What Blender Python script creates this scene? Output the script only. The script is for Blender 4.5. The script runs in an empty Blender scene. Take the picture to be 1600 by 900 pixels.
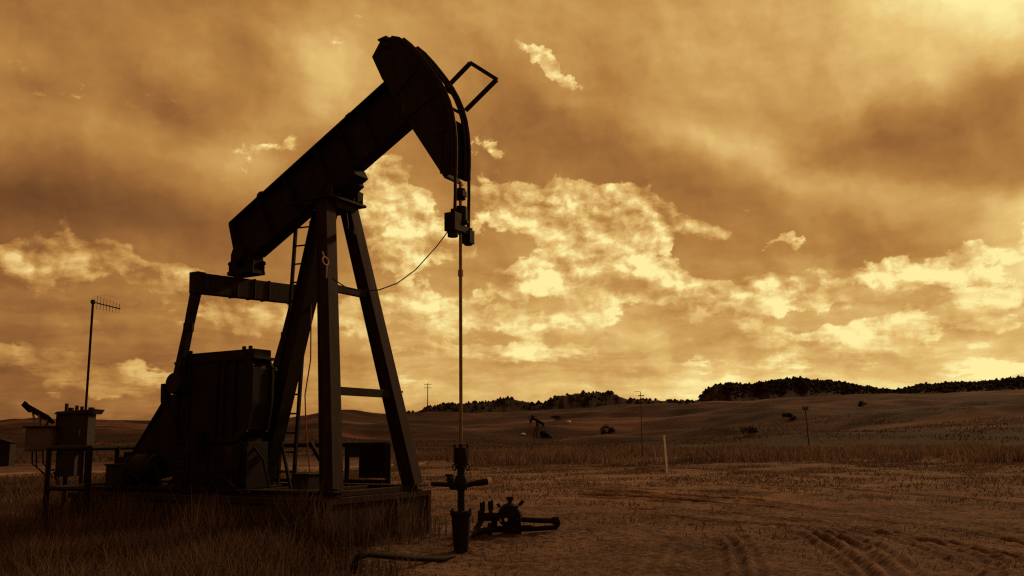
import bpy, bmesh, math, random
import numpy as np
from mathutils import Vector, Matrix

random.seed(7)
RNG = np.random.default_rng(11)
SC = bpy.context.scene
COL = SC.collection
PI = math.pi

# ------------------------------------------------------------------ survey of the place: camera and sight lines
FOCAL_PX, EYE, TILT, ROLL = 1400.0, 1.55, math.atan(240 / 1400.0), math.radians(0.7)

def sight(px, py):
    """direction of the sight line through a point measured on the 1600x900 photograph"""
    dx, dy = px - 800, 450 - py
    X = (dx * math.cos(ROLL) + dy * math.sin(ROLL)) / FOCAL_PX
    Z = (-dx * math.sin(ROLL) + dy * math.cos(ROLL)) / FOCAL_PX
    c, s = math.cos(TILT), math.sin(TILT)
    return Vector((X, c - Z * s, s + Z * c))

def at(px, py, dist):
    """the point on that sight line at a given distance (along Y) from the camera"""
    r = sight(px, py)
    return Vector((0, 0, EYE)) + r * (dist / r.y)

def on_level(px, py, z=0.0):
    r = sight(px, py)
    return Vector((0, 0, EYE)) + r * ((z - EYE) / r.z)

def az_el(px, py):
    r = sight(px, py).normalized()
    return math.degrees(math.atan2(r.x, r.y)), math.degrees(math.asin(r.z))

cam_data = bpy.data.cameras.new('camera')
cam = bpy.data.objects.new('camera', cam_data)
COL.objects.link(cam)
cam_data.sensor_width = 36.0
cam_data.lens = 36.0 * FOCAL_PX / 1600.0
cam_data.clip_start = 0.1
cam_data.clip_end = 20000
cam.location = (0, 0, EYE)
cam.rotation_mode = 'QUATERNION'
cam.rotation_quaternion = (Matrix.Rotation(PI / 2 + TILT, 3, 'X') @ Matrix.Rotation(-ROLL, 3, 'Z')).to_quaternion()
SC.camera = cam

SC.render.engine = 'CYCLES'
SC.view_settings.view_transform = 'Standard'
SC.view_settings.look = 'None'
SC.view_settings.exposure = 0.0
SC.view_settings.gamma = 1.0
SC.view_settings.use_curve_mapping = False
SC.cycles.max_bounces = 6
SC.cycles.diffuse_bounces = 3
SC.cycles.glossy_bounces = 3
SC.cycles.use_denoising = False      # the light is smooth enough; keeps the grain of soil and cloud
SC.cycles.filter_width = 1.25

SUN_AZ, SUN_EL = math.radians(41), math.radians(26)
SUN_DIR = Vector((math.sin(SUN_AZ) * math.cos(SUN_EL), math.cos(SUN_AZ) * math.cos(SUN_EL), math.sin(SUN_EL)))

def lin(c):
    c = c / 255.0
    return c / 12.92 if c <= 0.04045 else ((c + 0.055) / 1.055) ** 2.4

def rgb(r, g, b):
    return (lin(r), lin(g), lin(b), 1.0)

class Net:
    """small helper that strings shader nodes together"""
    def __init__(self, tree):
        self.t, self.n, self.l = tree, tree.nodes, tree.links
        self.n.clear()
    def node(self, kind, **kw):
        nd = self.n.new(kind)
        for k, v in kw.items():
            setattr(nd, k, v)
        return nd
    def put(self, sock, v):
        if v is None:
            return
        if hasattr(v, 'is_linked'):
            self.l.new(v, sock)
        else:
            sock.default_value = v
    def math(self, op, a, b=None, c=None, clamp=False):
        nd = self.node('ShaderNodeMath', operation=op, use_clamp=clamp)
        for i, v in enumerate((a, b, c)):
            self.put(nd.inputs[i], v)
        return nd.outputs[0]
    def vmath(self, op, a, b=None, scale=None):
        nd = self.node('ShaderNodeVectorMath', operation=op)
        self.put(nd.inputs[0], a)
        self.put(nd.inputs[1], b)
        if scale is not None:
            self.put(nd.inputs[3], scale)
        return nd.outputs['Value'] if op in ('LENGTH', 'DOT_PRODUCT', 'DISTANCE') else nd.outputs[0]
    def combine(self, x, y, z=0.0):
        nd = self.node('ShaderNodeCombineXYZ')
        for i, v in enumerate((x, y, z)):
            self.put(nd.inputs[i], v)
        return nd.outputs[0]
    def separate(self, v):
        nd = self.node('ShaderNodeSeparateXYZ')
        self.put(nd.inputs[0], v)
        return nd.outputs
    def noise(self, vec, scale, detail=4.0, rough=0.55, lac=2.0, dist=0.0, dims='3D', color=False):
        nd = self.node('ShaderNodeTexNoise', noise_dimensions=dims)
        self.put(nd.inputs['Vector'], vec)
        nd.inputs['Scale'].default_value = scale
        nd.inputs['Detail'].default_value = detail
        nd.inputs['Roughness'].default_value = rough
        nd.inputs['Lacunarity'].default_value = lac
        nd.inputs['Distortion'].default_value = dist
        return nd.outputs['Color'] if color else nd.outputs['Fac']
    def mapping(self, vec, loc=(0, 0, 0), rot=(0, 0, 0), scale=(1, 1, 1), kind='POINT'):
        nd = self.node('ShaderNodeMapping', vector_type=kind)
        self.put(nd.inputs['Vector'], vec)
        nd.inputs['Location'].default_value = loc
        nd.inputs['Rotation'].default_value = rot
        nd.inputs['Scale'].default_value = scale
        return nd.outputs[0]
    def smooth(self, v, a, b, lo=0.0, hi=1.0):
        nd = self.node('ShaderNodeMapRange', interpolation_type='SMOOTHSTEP')
        self.put(nd.inputs['Value'], v)
        for k, x in zip(('From Min', 'From Max', 'To Min', 'To Max'), (a, b, lo, hi)):
            nd.inputs[k].default_value = x
        return nd.outputs[0]
    def ramp(self, v, stops, mode='LINEAR'):
        nd = self.node('ShaderNodeValToRGB')
        self.put(nd.inputs[0], v)
        cr = nd.color_ramp
        cr.interpolation = mode
        while len(cr.elements) > 1:
            cr.elements.remove(cr.elements[-1])
        cr.elements[0].position, cr.elements[0].color = stops[0]
        for p, col in stops[1:]:
            e = cr.elements.new(p)
            e.color = col
        return nd.outputs[0]
    def mix(self, fac, a, b, mode='MIX'):
        nd = self.node('ShaderNodeMix', data_type='RGBA', blend_type=mode)
        self.put(nd.inputs[0], fac)
        self.put(nd.inputs[6], a)
        self.put(nd.inputs[7], b)
        return nd.outputs[2]
# ------------------------------------------------------------------ sky: dusk clouds, real directions in azimuth and elevation
def build_sky():
    w = bpy.data.worlds.new('World')
    SC.world = w
    w.use_nodes = True
    N = Net(w.node_tree)
    tc = N.node('ShaderNodeTexCoord').outputs['Generated']
    d = N.vmath('NORMALIZE', tc)
    sx, sy, sz = N.separate(d)[:3]
    az = N.math('MULTIPLY', N.math('ARCTAN2', sx, sy), 180 / PI)
    el = N.math('MULTIPLY', N.math('ARCSINE', sz), 180 / PI)
    P = N.combine(az, el, 0.0)
    # clouds high up lie on a level sheet: coordinates on that sheet foreshorten towards the horizon
    zz = N.math('ADD', N.math('MAXIMUM', sz, 0.0), 0.13)
    Q = N.combine(N.math('DIVIDE', sx, zz), N.math('DIVIDE', sy, zz), 0.0)

    def warp(v, scale, amp, detail, stretch=(1, 1, 1)):
        c = N.noise(N.mapping(v, scale=stretch), scale, detail, 0.6, color=True)
        off = N.vmath('MULTIPLY', N.vmath('SUBTRACT', c, (0.5, 0.5, 0.5)), (amp[0], amp[1], 0))
        return N.vmath('ADD', v, off)

    P1 = warp(P, 0.10, (7, 4.5), 5.0)          # soft masses, gently torn
    P2 = warp(P, 0.30, (6.0, 3.2), 6.0)      # cumulus, strongly torn

    def blob(v, px, py, rx, ry, rot, amp):
        a, e = az_el(px, py)
        k = math.degrees(1 / FOCAL_PX)
        m = N.mapping(v, loc=(a, e, 0), rot=(0, 0, math.radians(-rot)), scale=(rx * k, ry * k, 1), kind='TEXTURE')
        r2 = N.vmath('DOT_PRODUCT', m, m)
        g = N.math('POWER', math.e, N.math('MULTIPLY', r2, -1.0))
        return N.math('MULTIPLY', g, amp)

    def total(v, rows, acc):
        # each mass is worked out after the one before it, which keeps the shader's memory small
        first, acc0 = True, acc
        for row in rows:
            b = blob(N.vmath('ADD', v, N.math('MULTIPLY', acc, 1e-9)), *row)
            acc = b if first else N.math('ADD', acc, b)
            first = False
        return acc

    SOFT = SKY_SOFT
    CUM = SKY_CUMULUS
    soft = total(P1, SOFT, sz)
    cum = total(P2, CUM, soft)

    # clear sky behind the clouds
    sky = N.node('ShaderNodeTexSky', sky_type='NISHITA', sun_disc=False)
    sky.sun_elevation, sky.sun_rotation = SUN_EL, SUN_AZ
    sky.altitude, sky.air_density, sky.dust_density, sky.ozone_density = 900, 1.0, 3.0, 1.0
    bw = N.node('ShaderNodeRGBToBW')
    N.l.new(sky.outputs[0], bw.inputs[0])
    clear = N.math('MULTIPLY', N.math('MINIMUM', bw.outputs[0], 12.0), 0.012)
    toward = N.vmath('DOT_PRODUCT', d, tuple(SUN_DIR))
    base = N.math('ADD', N.smooth(toward, -0.9, 1.0, *SKY_BASE), clear)
    # the sheet is thin and dark overhead and behind
    base = N.math('SUBTRACT', base, N.smooth(el, 30, 60, 0.0, SKY_OVERHEAD))

    hi = N.smooth(el, 4.0, 11.0)
    def dens(v, q):
        n1 = N.noise(N.mapping(v, scale=(0.85, 1.2, 1)), 0.36, 8.0, 0.60)
        n2 = N.noise(q, 2.4, 6.0, 0.58)
        return N.math('ADD', N.math('MULTIPLY', n1, N.math('MULTIPLY_ADD', hi, 0.5, 0.5)),
                      N.math('MULTIPLY', n2, N.math('MULTIPLY_ADD', hi, -0.5, 0.5)))
    def puff(v):
        return N.noise(v, 0.13, 5.0, 0.50)

    Pd = warp(P, 0.5, (1.3, 0.9), 4.0)
    n = dens(Pd, Q)
    nb = dens(N.vmath('ADD', Pd, (0.35, 0.30, 0)), N.vmath('ADD', Q, (0.025, -0.035, 0)))
    relief = N.math('SUBTRACT', n, nb)
    nc = N.math('SUBTRACT', n, 0.5)
    Pm = N.mapping(P2, scale=(0.85, 1.2, 1))
    body = N.math('SUBTRACT', N.noise(Pm, 0.24, 2.0, 0.5), N.noise(N.vmath('ADD', Pm, (0.7, 0.9, 0)), 0.24, 2.0, 0.5))
    pf = puff(P1)
    soft_relief = N.math('SUBTRACT', pf, puff(N.vmath('ADD', P1, (0.9, 0.8, 0))))
    gain = N.math('MULTIPLY', N.math('MINIMUM', N.math('MULTIPLY_ADD', cum, 0.75, 0.40), 1.0), N.smooth(az, -32, 4, 0.80, 1.0))
    band = N.math('MULTIPLY', N.smooth(el, 1.5, 4.0), N.smooth(el, 8.0, 13.0, 1.0, 0.0))
    cum = N.math('ADD', cum, N.math('MULTIPLY', band, N.smooth(az, -32, 26, 0.34, 0.40)))
    mask = N.smooth(N.math('ADD', cum, N.math('MULTIPLY', nc, 2.1)), 0.49, 0.66)
    # body of the soft masses: broad, gently shaded
    L = N.math('ADD', base, soft)
    L = N.math('ADD', L, N.math('MULTIPLY', N.math('SUBTRACT', pf, 0.5), 0.10))
    L = N.math('ADD', L, N.math('MULTIPLY', soft_relief, 0.30))
    L = N.math('ADD', L, N.math('MULTIPLY', relief, 0.10))
    low = N.smooth(el, 1.0, 12.0, 1.0, 0.0)
    L = N.math('ADD', L, N.math('MULTIPLY', N.math('MULTIPLY', nc, low), 0.30))
    lit = N.math('MULTIPLY_ADD', relief, 0.95, N.math('MULTIPLY_ADD', body, 0.90, 0.150))
    lit = N.math('MINIMUM', N.math('MAXIMUM', lit, 0.0), 0.34)
    # cloud that stands before an already bright sky adds less
    room = N.math('MAXIMUM', N.math('MULTIPLY_ADD', L, -1.5, 2.10), 0.55)
    L = N.math('ADD', L, N.math('MULTIPLY', N.math('MULTIPLY', mask, gain), N.math('MULTIPLY', lit, room)))
    streak = N.math('SUBTRACT', N.noise(N.mapping(P1, scale=(0.22, 1.5, 1)), 0.55, 5.0, 0.6), 0.5)
    L = N.math('ADD', L, N.math('MULTIPLY', N.math('MULTIPLY', streak, N.smooth(el, 9.0, 13.0, 1.0, 0.0)), 0.30))
    L = N.math('MINIMUM', N.math('MAXIMUM', L, 0.05), 1.0)
    stops = [(0.0, rgb(0, 0, 0)), (0.25, rgb(62, 34, 16)), (0.45, rgb(114, 73, 40)), (0.58, rgb(148, 98, 52)),
             (0.70, rgb(179, 127, 66)), (0.80, rgb(204, 157, 88)), (0.90, rgb(230, 191, 116)), (1.0, rgb(255, 238, 162))]
    col = N.ramp(L, stops)
    bg = N.node('ShaderNodeBackground')
    N.l.new(N.vmath('SCALE', col, scale=10.0), bg.inputs['Color'])
    bg.inputs['Strength'].default_value = 0.1
    out = N.node('ShaderNodeOutputWorld')
    N.l.new(bg.outputs[0], out.inputs['Surface'])
    w.cycles.sampling_method = 'MANUAL'
    w.cycles.sample_map_resolution = 256

# soft light and dark masses: photograph x, y, half-width, half-height, clockwise turn, amount
SKY_BASE = (0.43, 0.615)
SKY_OVERHEAD = 0.12
SKY_SOFT = [
    (1690, -60, 270, 150, 0, .26), (1250, -30, 480, 130, 0, .07), (1080, 40, 420, 130, 0, .03),
    (700, 30, 200, 110, 0, .09), (530, 100, 80, 75, -20, .13), (450, 70, 110, 60, 0, .06), (430, 210, 150, 60, -38, .10), (380, 255, 45, 40, 0, .10),
    (180, 190, 120, 55, 15, .10), (250, 70, 150, 70, 0, .06), (15, 80, 55, 50, 0, .10), (60, 200, 120, 50, 0, .04),
    (90, 130, 160, 24, 8, -.07), (275, 165, 95, 24, 35, -.08), (380, 80, 60, 40, 0, -.05), (20, 20, 130, 60, 0, -.02), (250, 60, 420, 150, 0, .02),
    (120, 330, 240, 45, 8, -.09), (10, 310, 140, 60, 0, -.06), (300, 340, 140, 40, 5, -.07),
    (140, 560, 320, 90, 0, -.03), (330, 480, 200, 90, 0, .03), (60, 640, 250, 30, 0, -.06),
    (870, 190, 140, 42, 32, -.035), (990, 260, 170, 45, 22, -.045), (1150, 335, 220, 55, 14, -.05), (1330, 380, 200, 45, 8, -.05),
    (960, 130, 120, 50, 30, -.03), (790, 200, 90, 80, 0, -.05),
    (1150, 225, 170, 30, 18, .14), (1080, 150, 160, 50, 20, .06), (1330, 290, 170, 20, 14, .10), (1500, 330, 150, 22, 12, .06),
    (1420, 205, 190, 40, -10, -.12), (1560, 230, 170, 65, 8, -.12), (1590, 145, 120, 26, -20, -.05), (1500, 285, 170, 30, 14, -.06),
    (1610, 375, 60, 70, 0, .20), (1450, 480, 340, 60, -4, .05), (1350, 605, 420, 42, 0, .15), (1620, 560, 240, 70, 0, .08), (820, 620, 320, 30, 0, .06),
    (1100, 545, 150, 45, 0, .0), (900, 500, 300, 60, 0, .09), (700, 560, 300, 90, 0, .08), (650, 450, 140, 70, 0, .05),
    (640, 350, 90, 80, 30, .08), (900, 380, 150, 60, 0, .07), (900, 600, 400, 30, 0, .05),
]
SKY_CUMULUS = [
    (880, 312, 105, 34, 6, 1.15), (930, 350, 110, 40, 10, .5), (985, 330, 80, 36, 20, .95), (930, 390, 85, 44, -25, .9), (790, 355, 70, 36, 20, .85),
    (845, 430, 85, 24, -8, .75), (1085, 356, 34, 16, 10, 1.0), (1115, 367, 34, 8, 0, .8), (1008, 298, 26, 10, 20, .8), (1040, 350, 34, 34, 0, .8),
    (620, 325, 85, 55, 38, 1.1), (575, 285, 60, 45, 50, 1.0), (680, 375, 55, 26, 20, .7), (610, 400, 90, 40, 10, .5),
    (752, 222, 30, 48, 0, .8), (856, 107, 64, 18, 42, 1.0),
    (1020, 427, 75, 18, 15, .85), (1130, 456, 170, 17, -2, .95), (1163, 330, 12, 6, -25, .85), (1217, 384, 22, 5, -22, .8), (1170, 368, 14, 5, 0, .7),
    (1370, 440, 110, 14, 0, .70), (1510, 402, 110, 15, -5, .70), (1260, 470, 90, 13, -8, .55), (1400, 512, 220, 14, 0, .45), (1520, 470, 200, 12, -8, .4),
    (1250, 555, 150, 12, -4, .35), (1480, 575, 200, 12, 0, .3),
    (150, 390, 55, 32, 15, 1.0), (22, 408, 42, 24, 22, .95), (170, 415, 150, 18, 5, .7), (285, 435, 40, 14, 0, .75),
    (700, 500, 140, 16, 0, .7), (870, 503, 90, 13, -8, .75), (620, 470, 80, 20, 0, .65), (780, 550, 150, 14, 0, .55),
    (40, 555, 90, 12, 0, .6), (170, 585, 140, 12, 4, .55), (230, 615, 150, 12, 0, .55), (400, 490, 120, 24, 0, .6),
    (545, 75, 60, 60, 10, .50), (180, 165, 80, 22, 20, .5), (375, 250, 55, 40, 40, .55), (30, 90, 50, 30, 20, .5), (70, 140, 40, 8, 0, .45), (230, 140, 60, 14, 25, .4), (90, 215, 60, 14, 20, .4), (430, 225, 80, 24, 10, .35),
    (1595, 350, 50, 40, 0, .25),
]
build_sky()

sun_data = bpy.data.lights.new('sun', 'SUN')
sun_data.energy = 1.5
sun_data.angle = math.radians(4)
sun_data.color = (1.0, 0.60, 0.28)
sun = bpy.data.objects.new('sun', sun_data)
COL.objects.link(sun)
sun.location = (30, 40, 30)
sun.rotation_euler = SUN_DIR.to_track_quat('Z', 'Y').to_euler()
# ------------------------------------------------------------------ mesh and scene helpers
class MB:
    """collects shapes and links them as ONE mesh object"""
    def __init__(self):
        self.v, self.f = [], []
    def add(self, verts, faces):
        k = len(self.v)
        self.v += [tuple(p) for p in verts]
        self.f += [tuple(i + k for i in f) for f in faces]
        return self
    def box(self, c, s, ax=None):
        c = Vector(c)
        X, Y, Z = ax if ax else (Vector((1, 0, 0)), Vector((0, 1, 0)), Vector((0, 0, 1)))
        a, b, d = s[0] / 2, s[1] / 2, s[2] / 2
        vs = [c + X * i * a + Y * j * b + Z * k * d for i, j, k in
              ((-1, -1, -1), (1, -1, -1), (1, 1, -1), (-1, 1, -1), (-1, -1, 1), (1, -1, 1), (1, 1, 1), (-1, 1, 1))]
        return self.add(vs, [(0, 3, 2, 1), (4, 5, 6, 7), (0, 1, 5, 4), (1, 2, 6, 5), (2, 3, 7, 6), (3, 0, 4, 7)])
    def bar(self, p, q, w, h, side=(0, 1, 0), w2=None, h2=None):
        """bar of section w (along side) by h from p to q, tapering to w2, h2"""
        p, q = Vector(p), Vector(q)
        D = (q - p).normalized()
        S = Vector(side)
        S = (S - D * S.dot(D)).normalized()
        T = D.cross(S)
        w2, h2 = w2 or w, h2 or h
        vs = []
        for P, a, b in ((p, w / 2, h / 2), (q, w2 / 2, h2 / 2)):
            vs += [P - S * a - T * b, P + S * a - T * b, P + S * a + T * b, P - S * a + T * b]
        return self.add(vs, [(0, 3, 2, 1), (4, 5, 6, 7), (0, 1, 5, 4), (1, 2, 6, 5), (2, 3, 7, 6), (3, 0, 4, 7)])
    def tube(self, pts, r, n=10, caps=True):
        pts = [Vector(p) for p in pts]
        rs = r if isinstance(r, (list, tuple)) else [r] * len(pts)
        D0 = (pts[1] - pts[0]).normalized()
        S = Vector((0, 0, 1)) if abs(D0.z) < 0.9 else Vector((1, 0, 0))
        vs, fs = [], []
        for i, p in enumerate(pts):
            a = pts[max(i - 1, 0)]
            b = pts[min(i + 1, len(pts) - 1)]
            D = (b - a).normalized()
            S = (S - D * S.dot(D)).normalized()
            T = D.cross(S)
            for k in range(n):
                t = 2 * PI * k / n
                vs.append(p + (S * math.cos(t) + T * math.sin(t)) * rs[i])
        for i in range(len(pts) - 1):
            for k in range(n):
                k2 = (k + 1) % n
                fs.append((i * n + k, i * n + k2, (i + 1) * n + k2, (i + 1) * n + k))
        if caps:
            fs.append(tuple(reversed(range(n))))
            fs.append(tuple(range((len(pts) - 1) * n, len(pts) * n)))
        return self.add(vs, fs)
    def ring(self, c, axis, R, r, n=20, m=8):
        c, A = Vector(c), Vector(axis).normalized()
        S = Vector((0, 0, 1)) if abs(A.z) < 0.9 else Vector((1, 0, 0))
        S = (S - A * S.dot(A)).normalized()
        T = A.cross(S)
        vs, fs = [], []
        for i in range(n):
            t = 2 * PI * i / n
            E = S * math.cos(t) + T * math.sin(t)
            for k in range(m):
                q = 2 * PI * k / m
                vs.append(c + E * (R + r * math.cos(q)) + A * r * math.sin(q))
        for i in range(n):
            for k in range(m):
                fs.append((i * m + k, ((i + 1) % n) * m + k, ((i + 1) % n) * m + (k + 1) % m, i * m + (k + 1) % m))
        return self.add(vs, fs)
    def prism(self, poly, y0, y1):
        """polygon in local x, z pushed from y0 to y1"""
        n = len(poly)
        vs = [(x, y0, z) for x, z in poly] + [(x, y1, z) for x, z in poly]
        fs = [tuple(range(n)), tuple(reversed(range(n, 2 * n)))]
        fs += [(i, i + n, (i + 1) % n + n, (i + 1) % n) for i in range(n)]
        return self.add(vs, fs)
    def lathe(self, c, prof, n=20, axis='Z'):
        c = Vector(c)
        pts = [c + (Vector((0, 0, z)) if axis == 'Z' else Vector((0, z, 0)) if axis == 'Y' else Vector((z, 0, 0))) for r, z in prof]
        # keep neighbouring rings apart so that the direction stays defined
        E = {'Z': (Vector((1, 0, 0)), Vector((0, 1, 0))), 'Y': (Vector((0, 0, 1)), Vector((1, 0, 0))), 'X': (Vector((0, 1, 0)), Vector((0, 0, 1)))}[axis]
        vs, fs = [], []
        for (r, z), p in zip(prof, pts):
            for k in range(n):
                t = 2 * PI * k / n
                vs.append(p + (E[0] * math.cos(t) + E[1] * math.sin(t)) * r)
        for i in range(len(prof) - 1):
            for k in range(n):
                k2 = (k + 1) % n
                fs.append((i * n + k, i * n + k2, (i + 1) * n + k2, (i + 1) * n + k))
        fs.append(tuple(reversed(range(n))))
        fs.append(tuple(range((len(prof) - 1) * n, len(prof) * n)))
        return self.add(vs, fs)
    def build(self, name, mat, parent=None, bevel=0.0, smooth=False, loc=None):
        me = bpy.data.meshes.new(name)
        me.from_pydata(self.v, [], self.f)
        bm = bmesh.new()
        bm.from_mesh(me)
        bmesh.ops.recalc_face_normals(bm, faces=bm.faces)
        bm.to_mesh(me)
        bm.free()
        o = bpy.data.objects.new(name, me)
        COL.objects.link(o)
        me.materials.append(mat)
        if parent:
            o.parent = parent
        if loc is not None:
            o.location = loc
        if bevel:
            b = o.modifiers.new('edge wear', 'BEVEL')
            b.width, b.segments, b.limit_method, b.angle_limit = bevel, 2, 'ANGLE', math.radians(40)
        if smooth:
            me.shade_smooth()
            me.set_sharp_from_angle(angle=math.radians(40))
        return o

def tag(o, label=None, cat=None, group=None, kind=None):
    for k, v in (('label', label), ('category', cat), ('group', group), ('kind', kind)):
        if v:
            o[k] = v
    return o

def thing(name, label, cat, loc=(0, 0, 0), rotz=0.0, group=None):
    o = bpy.data.objects.new(name, None)
    COL.objects.link(o)
    o.empty_display_size = 0.2
    o.location = loc
    o.rotation_euler = (0, 0, rotz)
    return tag(o, label, cat, group)

def copy_tree(o, parent=None):
    c = o.copy()
    COL.objects.link(c)
    c.parent = parent
    for ch in list(o.children):
        copy_tree(ch, c)
    return c

def mesh_np(name, verts, quads=None, tris=None, mat=None, attrs=None, smooth=False):
    """mesh from numpy arrays, all triangles or all quads"""
    me = bpy.data.meshes.new(name)
    f = quads if quads is not None else tris
    k = f.shape[1]
    me.vertices.add(len(verts))
    me.vertices.foreach_set('co', np.ascontiguousarray(verts, dtype=np.float32).ravel())
    me.loops.add(f.size)
    me.loops.foreach_set('vertex_index', np.ascontiguousarray(f, dtype=np.int32).ravel())
    me.polygons.add(len(f))
    me.polygons.foreach_set('loop_start', np.arange(0, f.size, k, dtype=np.int32))
    me.update(calc_edges=True)
    for an, av in (attrs or {}).items():
        a = me.attributes.new(an, 'FLOAT', 'POINT')
        a.data.foreach_set('value', np.ascontiguousarray(av, dtype=np.float32))
    if smooth:
        me.shade_smooth()
    if mat:
        me.materials.append(mat)
    o = bpy.data.objects.new(name, me)
    COL.objects.link(o)
    return o

# value noise on arrays
_PERM = np.random.default_rng(3).random((256, 256))
def vnoise(x, y):
    xi, yi = np.floor(x).astype(int), np.floor(y).astype(int)
    fx, fy = x - xi, y - yi
    fx, fy = fx * fx * (3 - 2 * fx), fy * fy * (3 - 2 * fy)
    a = _PERM[xi % 256, yi % 256]; b = _PERM[(xi + 1) % 256, yi % 256]
    c = _PERM[xi % 256, (yi + 1) % 256]; d = _PERM[(xi + 1) % 256, (yi + 1) % 256]
    return (a * (1 - fx) + b * fx) * (1 - fy) + (c * (1 - fx) + d * fx) * fy - 0.5
def fbm(x, y, oct=4, gain=0.5):
    t, a = 0, 1.0
    for i in range(oct):
        t = t + a * vnoise(x * 2 ** i + 17.3 * i, y * 2 ** i + 5.1 * i)
        a *= gain
    return t
def sstep(x, a, b):
    t = np.clip((x - a) / (b - a), 0, 1)
    return t * t * (3 - 2 * t)

# ------------------------------------------------------------------ materials
def material(name, c1, c2, rough=0.7, scale=6.0, metal=0.0, c3=None, bump=0.15, bscale=60.0, spec=0.12, streak=False):
    m = bpy.data.materials.new(name)
    m.use_nodes = True
    N = Net(m.node_tree)
    co = N.node('ShaderNodeTexCoord').outputs['Object']
    if streak:
        co = N.mapping(co, scale=(1, 1, 0.18))
    n = N.noise(co, scale, 6.0, 0.65)
    col = N.ramp(n, [(0.36, (*c1, 1)), (0.64, (*c2, 1))])
    if c3:
        n2 = N.noise(co, scale * 2.7, 8.0, 0.7)
        col = N.mix(N.smooth(n2, 0.54, 0.66), col, (*c3, 1))
    p = N.node('ShaderNodeBsdfPrincipled')
    N.put(p.inputs['Base Color'], col)
    N.put(p.inputs['Roughness'], N.math('MULTIPLY_ADD', n, 0.3, rough - 0.15))
    p.inputs['Metallic'].default_value = metal
    p.inputs['Specular IOR Level'].default_value = spec
    if bump:
        b = N.node('ShaderNodeBump')
        b.inputs['Strength'].default_value = bump
        b.inputs['Distance'].default_value = 0.01
        N.put(b.inputs['Height'], N.noise(co, bscale, 5.0, 0.6))
        N.l.new(b.outputs[0], p.inputs['Normal'])
    out = N.node('ShaderNodeOutputMaterial')
    N.l.new(p.outputs[0], out.inputs[0])
    return m

M = {}
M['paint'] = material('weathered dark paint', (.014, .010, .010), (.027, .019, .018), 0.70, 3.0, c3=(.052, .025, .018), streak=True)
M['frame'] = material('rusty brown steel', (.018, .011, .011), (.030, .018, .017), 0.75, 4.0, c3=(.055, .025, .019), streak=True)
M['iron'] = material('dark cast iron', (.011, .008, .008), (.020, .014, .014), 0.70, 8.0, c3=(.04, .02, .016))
M['steel'] = material('bare worn steel', (.16, .12, .09), (.26, .20, .15), 0.35, 12.0, metal=0.8, spec=0.5)
M['cable'] = material('greased wire rope', (.03, .018, .012), (.06, .035, .02), 0.5, 40.0)
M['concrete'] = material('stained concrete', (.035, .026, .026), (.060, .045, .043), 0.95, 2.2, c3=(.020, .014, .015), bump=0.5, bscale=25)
M['cabinet'] = material('faded grey enamel', (.10, .085, .085), (.14, .12, .115), 0.55, 5.0, c3=(.09, .055, .03), bump=0.05)
M['dullcab'] = material('dull dark enamel', (.035, .027, .027), (.055, .042, .042), 0.7, 5.0, c3=(.03, .02, .02), bump=0.05)
M['white'] = material('chalky white paint', (.72, .72, .75), (.84, .84, .86), 0.6, 6.0, c3=(.55, .5, .48), bump=0.1)
def marker_plastic():
    m = material('white marker plastic', (.60, .58, .58), (.72, .70, .70), 0.6, 6.0, c3=(.42, .36, .33), bump=0.05)
    N = m.node_tree
    p = next(n for n in N.nodes if n.type == 'BSDF_PRINCIPLED')
    o = next(n for n in N.nodes if n.type == 'OUTPUT_MATERIAL')
    t = N.nodes.new('ShaderNodeBsdfTranslucent'); t.inputs[0].default_value = (.66, .66, .68, 1)
    x = N.nodes.new('ShaderNodeMixShader'); x.inputs[0].default_value = .6
    N.links.new(p.outputs[0], x.inputs[1]); N.links.new(t.outputs[0], x.inputs[2]); N.links.new(x.outputs[0], o.inputs[0])
    return m
M['marker'] = marker_plastic()
M['rope'] = material('orange nylon rope', (.35, .10, .03), (.45, .14, .04), 0.8, 30.0)
M['palerope'] = material('pale nylon rope', (.5, .42, .33), (.62, .52, .42), 0.8, 30.0)
M['wood'] = material('grey weathered wood', (.05, .033, .022), (.09, .06, .04), 0.85, 5.0, streak=True)
M['solar'] = material('dark solar glass', (.012, .010, .010), (.018, .014, .014), 0.6, 3.0, bump=0)
M['rubber'] = material('black rubber', (.012, .009, .008), (.02, .014, .011), 0.8, 20.0)
M['board'] = material('dark painted board', (.012, .008, .006), (.022, .013, .009), 0.7, 5.0)
# ------------------------------------------------------------------ the land
def ridge_table(points):
    t = sorted(az_el(x, y) for x, y in points)
    return np.array([a for a, e in t]), np.array([math.tan(math.radians(e)) for a, e in t])

# skyline of the open grassland, seen from the road
PLAIN_AZ, PLAIN_TAN = ridge_table([(-300, 664), (0, 662), (60, 659), (120, 663), (170, 660), (240, 663), (330, 662), (446, 659), (500, 651), (535, 650),
    (570, 653), (640, 653), (660, 652), (700, 650), (760, 647), (850, 643), (930, 641), (1000, 639), (1085, 634), (1200, 626), (1300, 622), (1450, 618), (1600, 611), (1900, 600)])
CREST = 640.0

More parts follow.
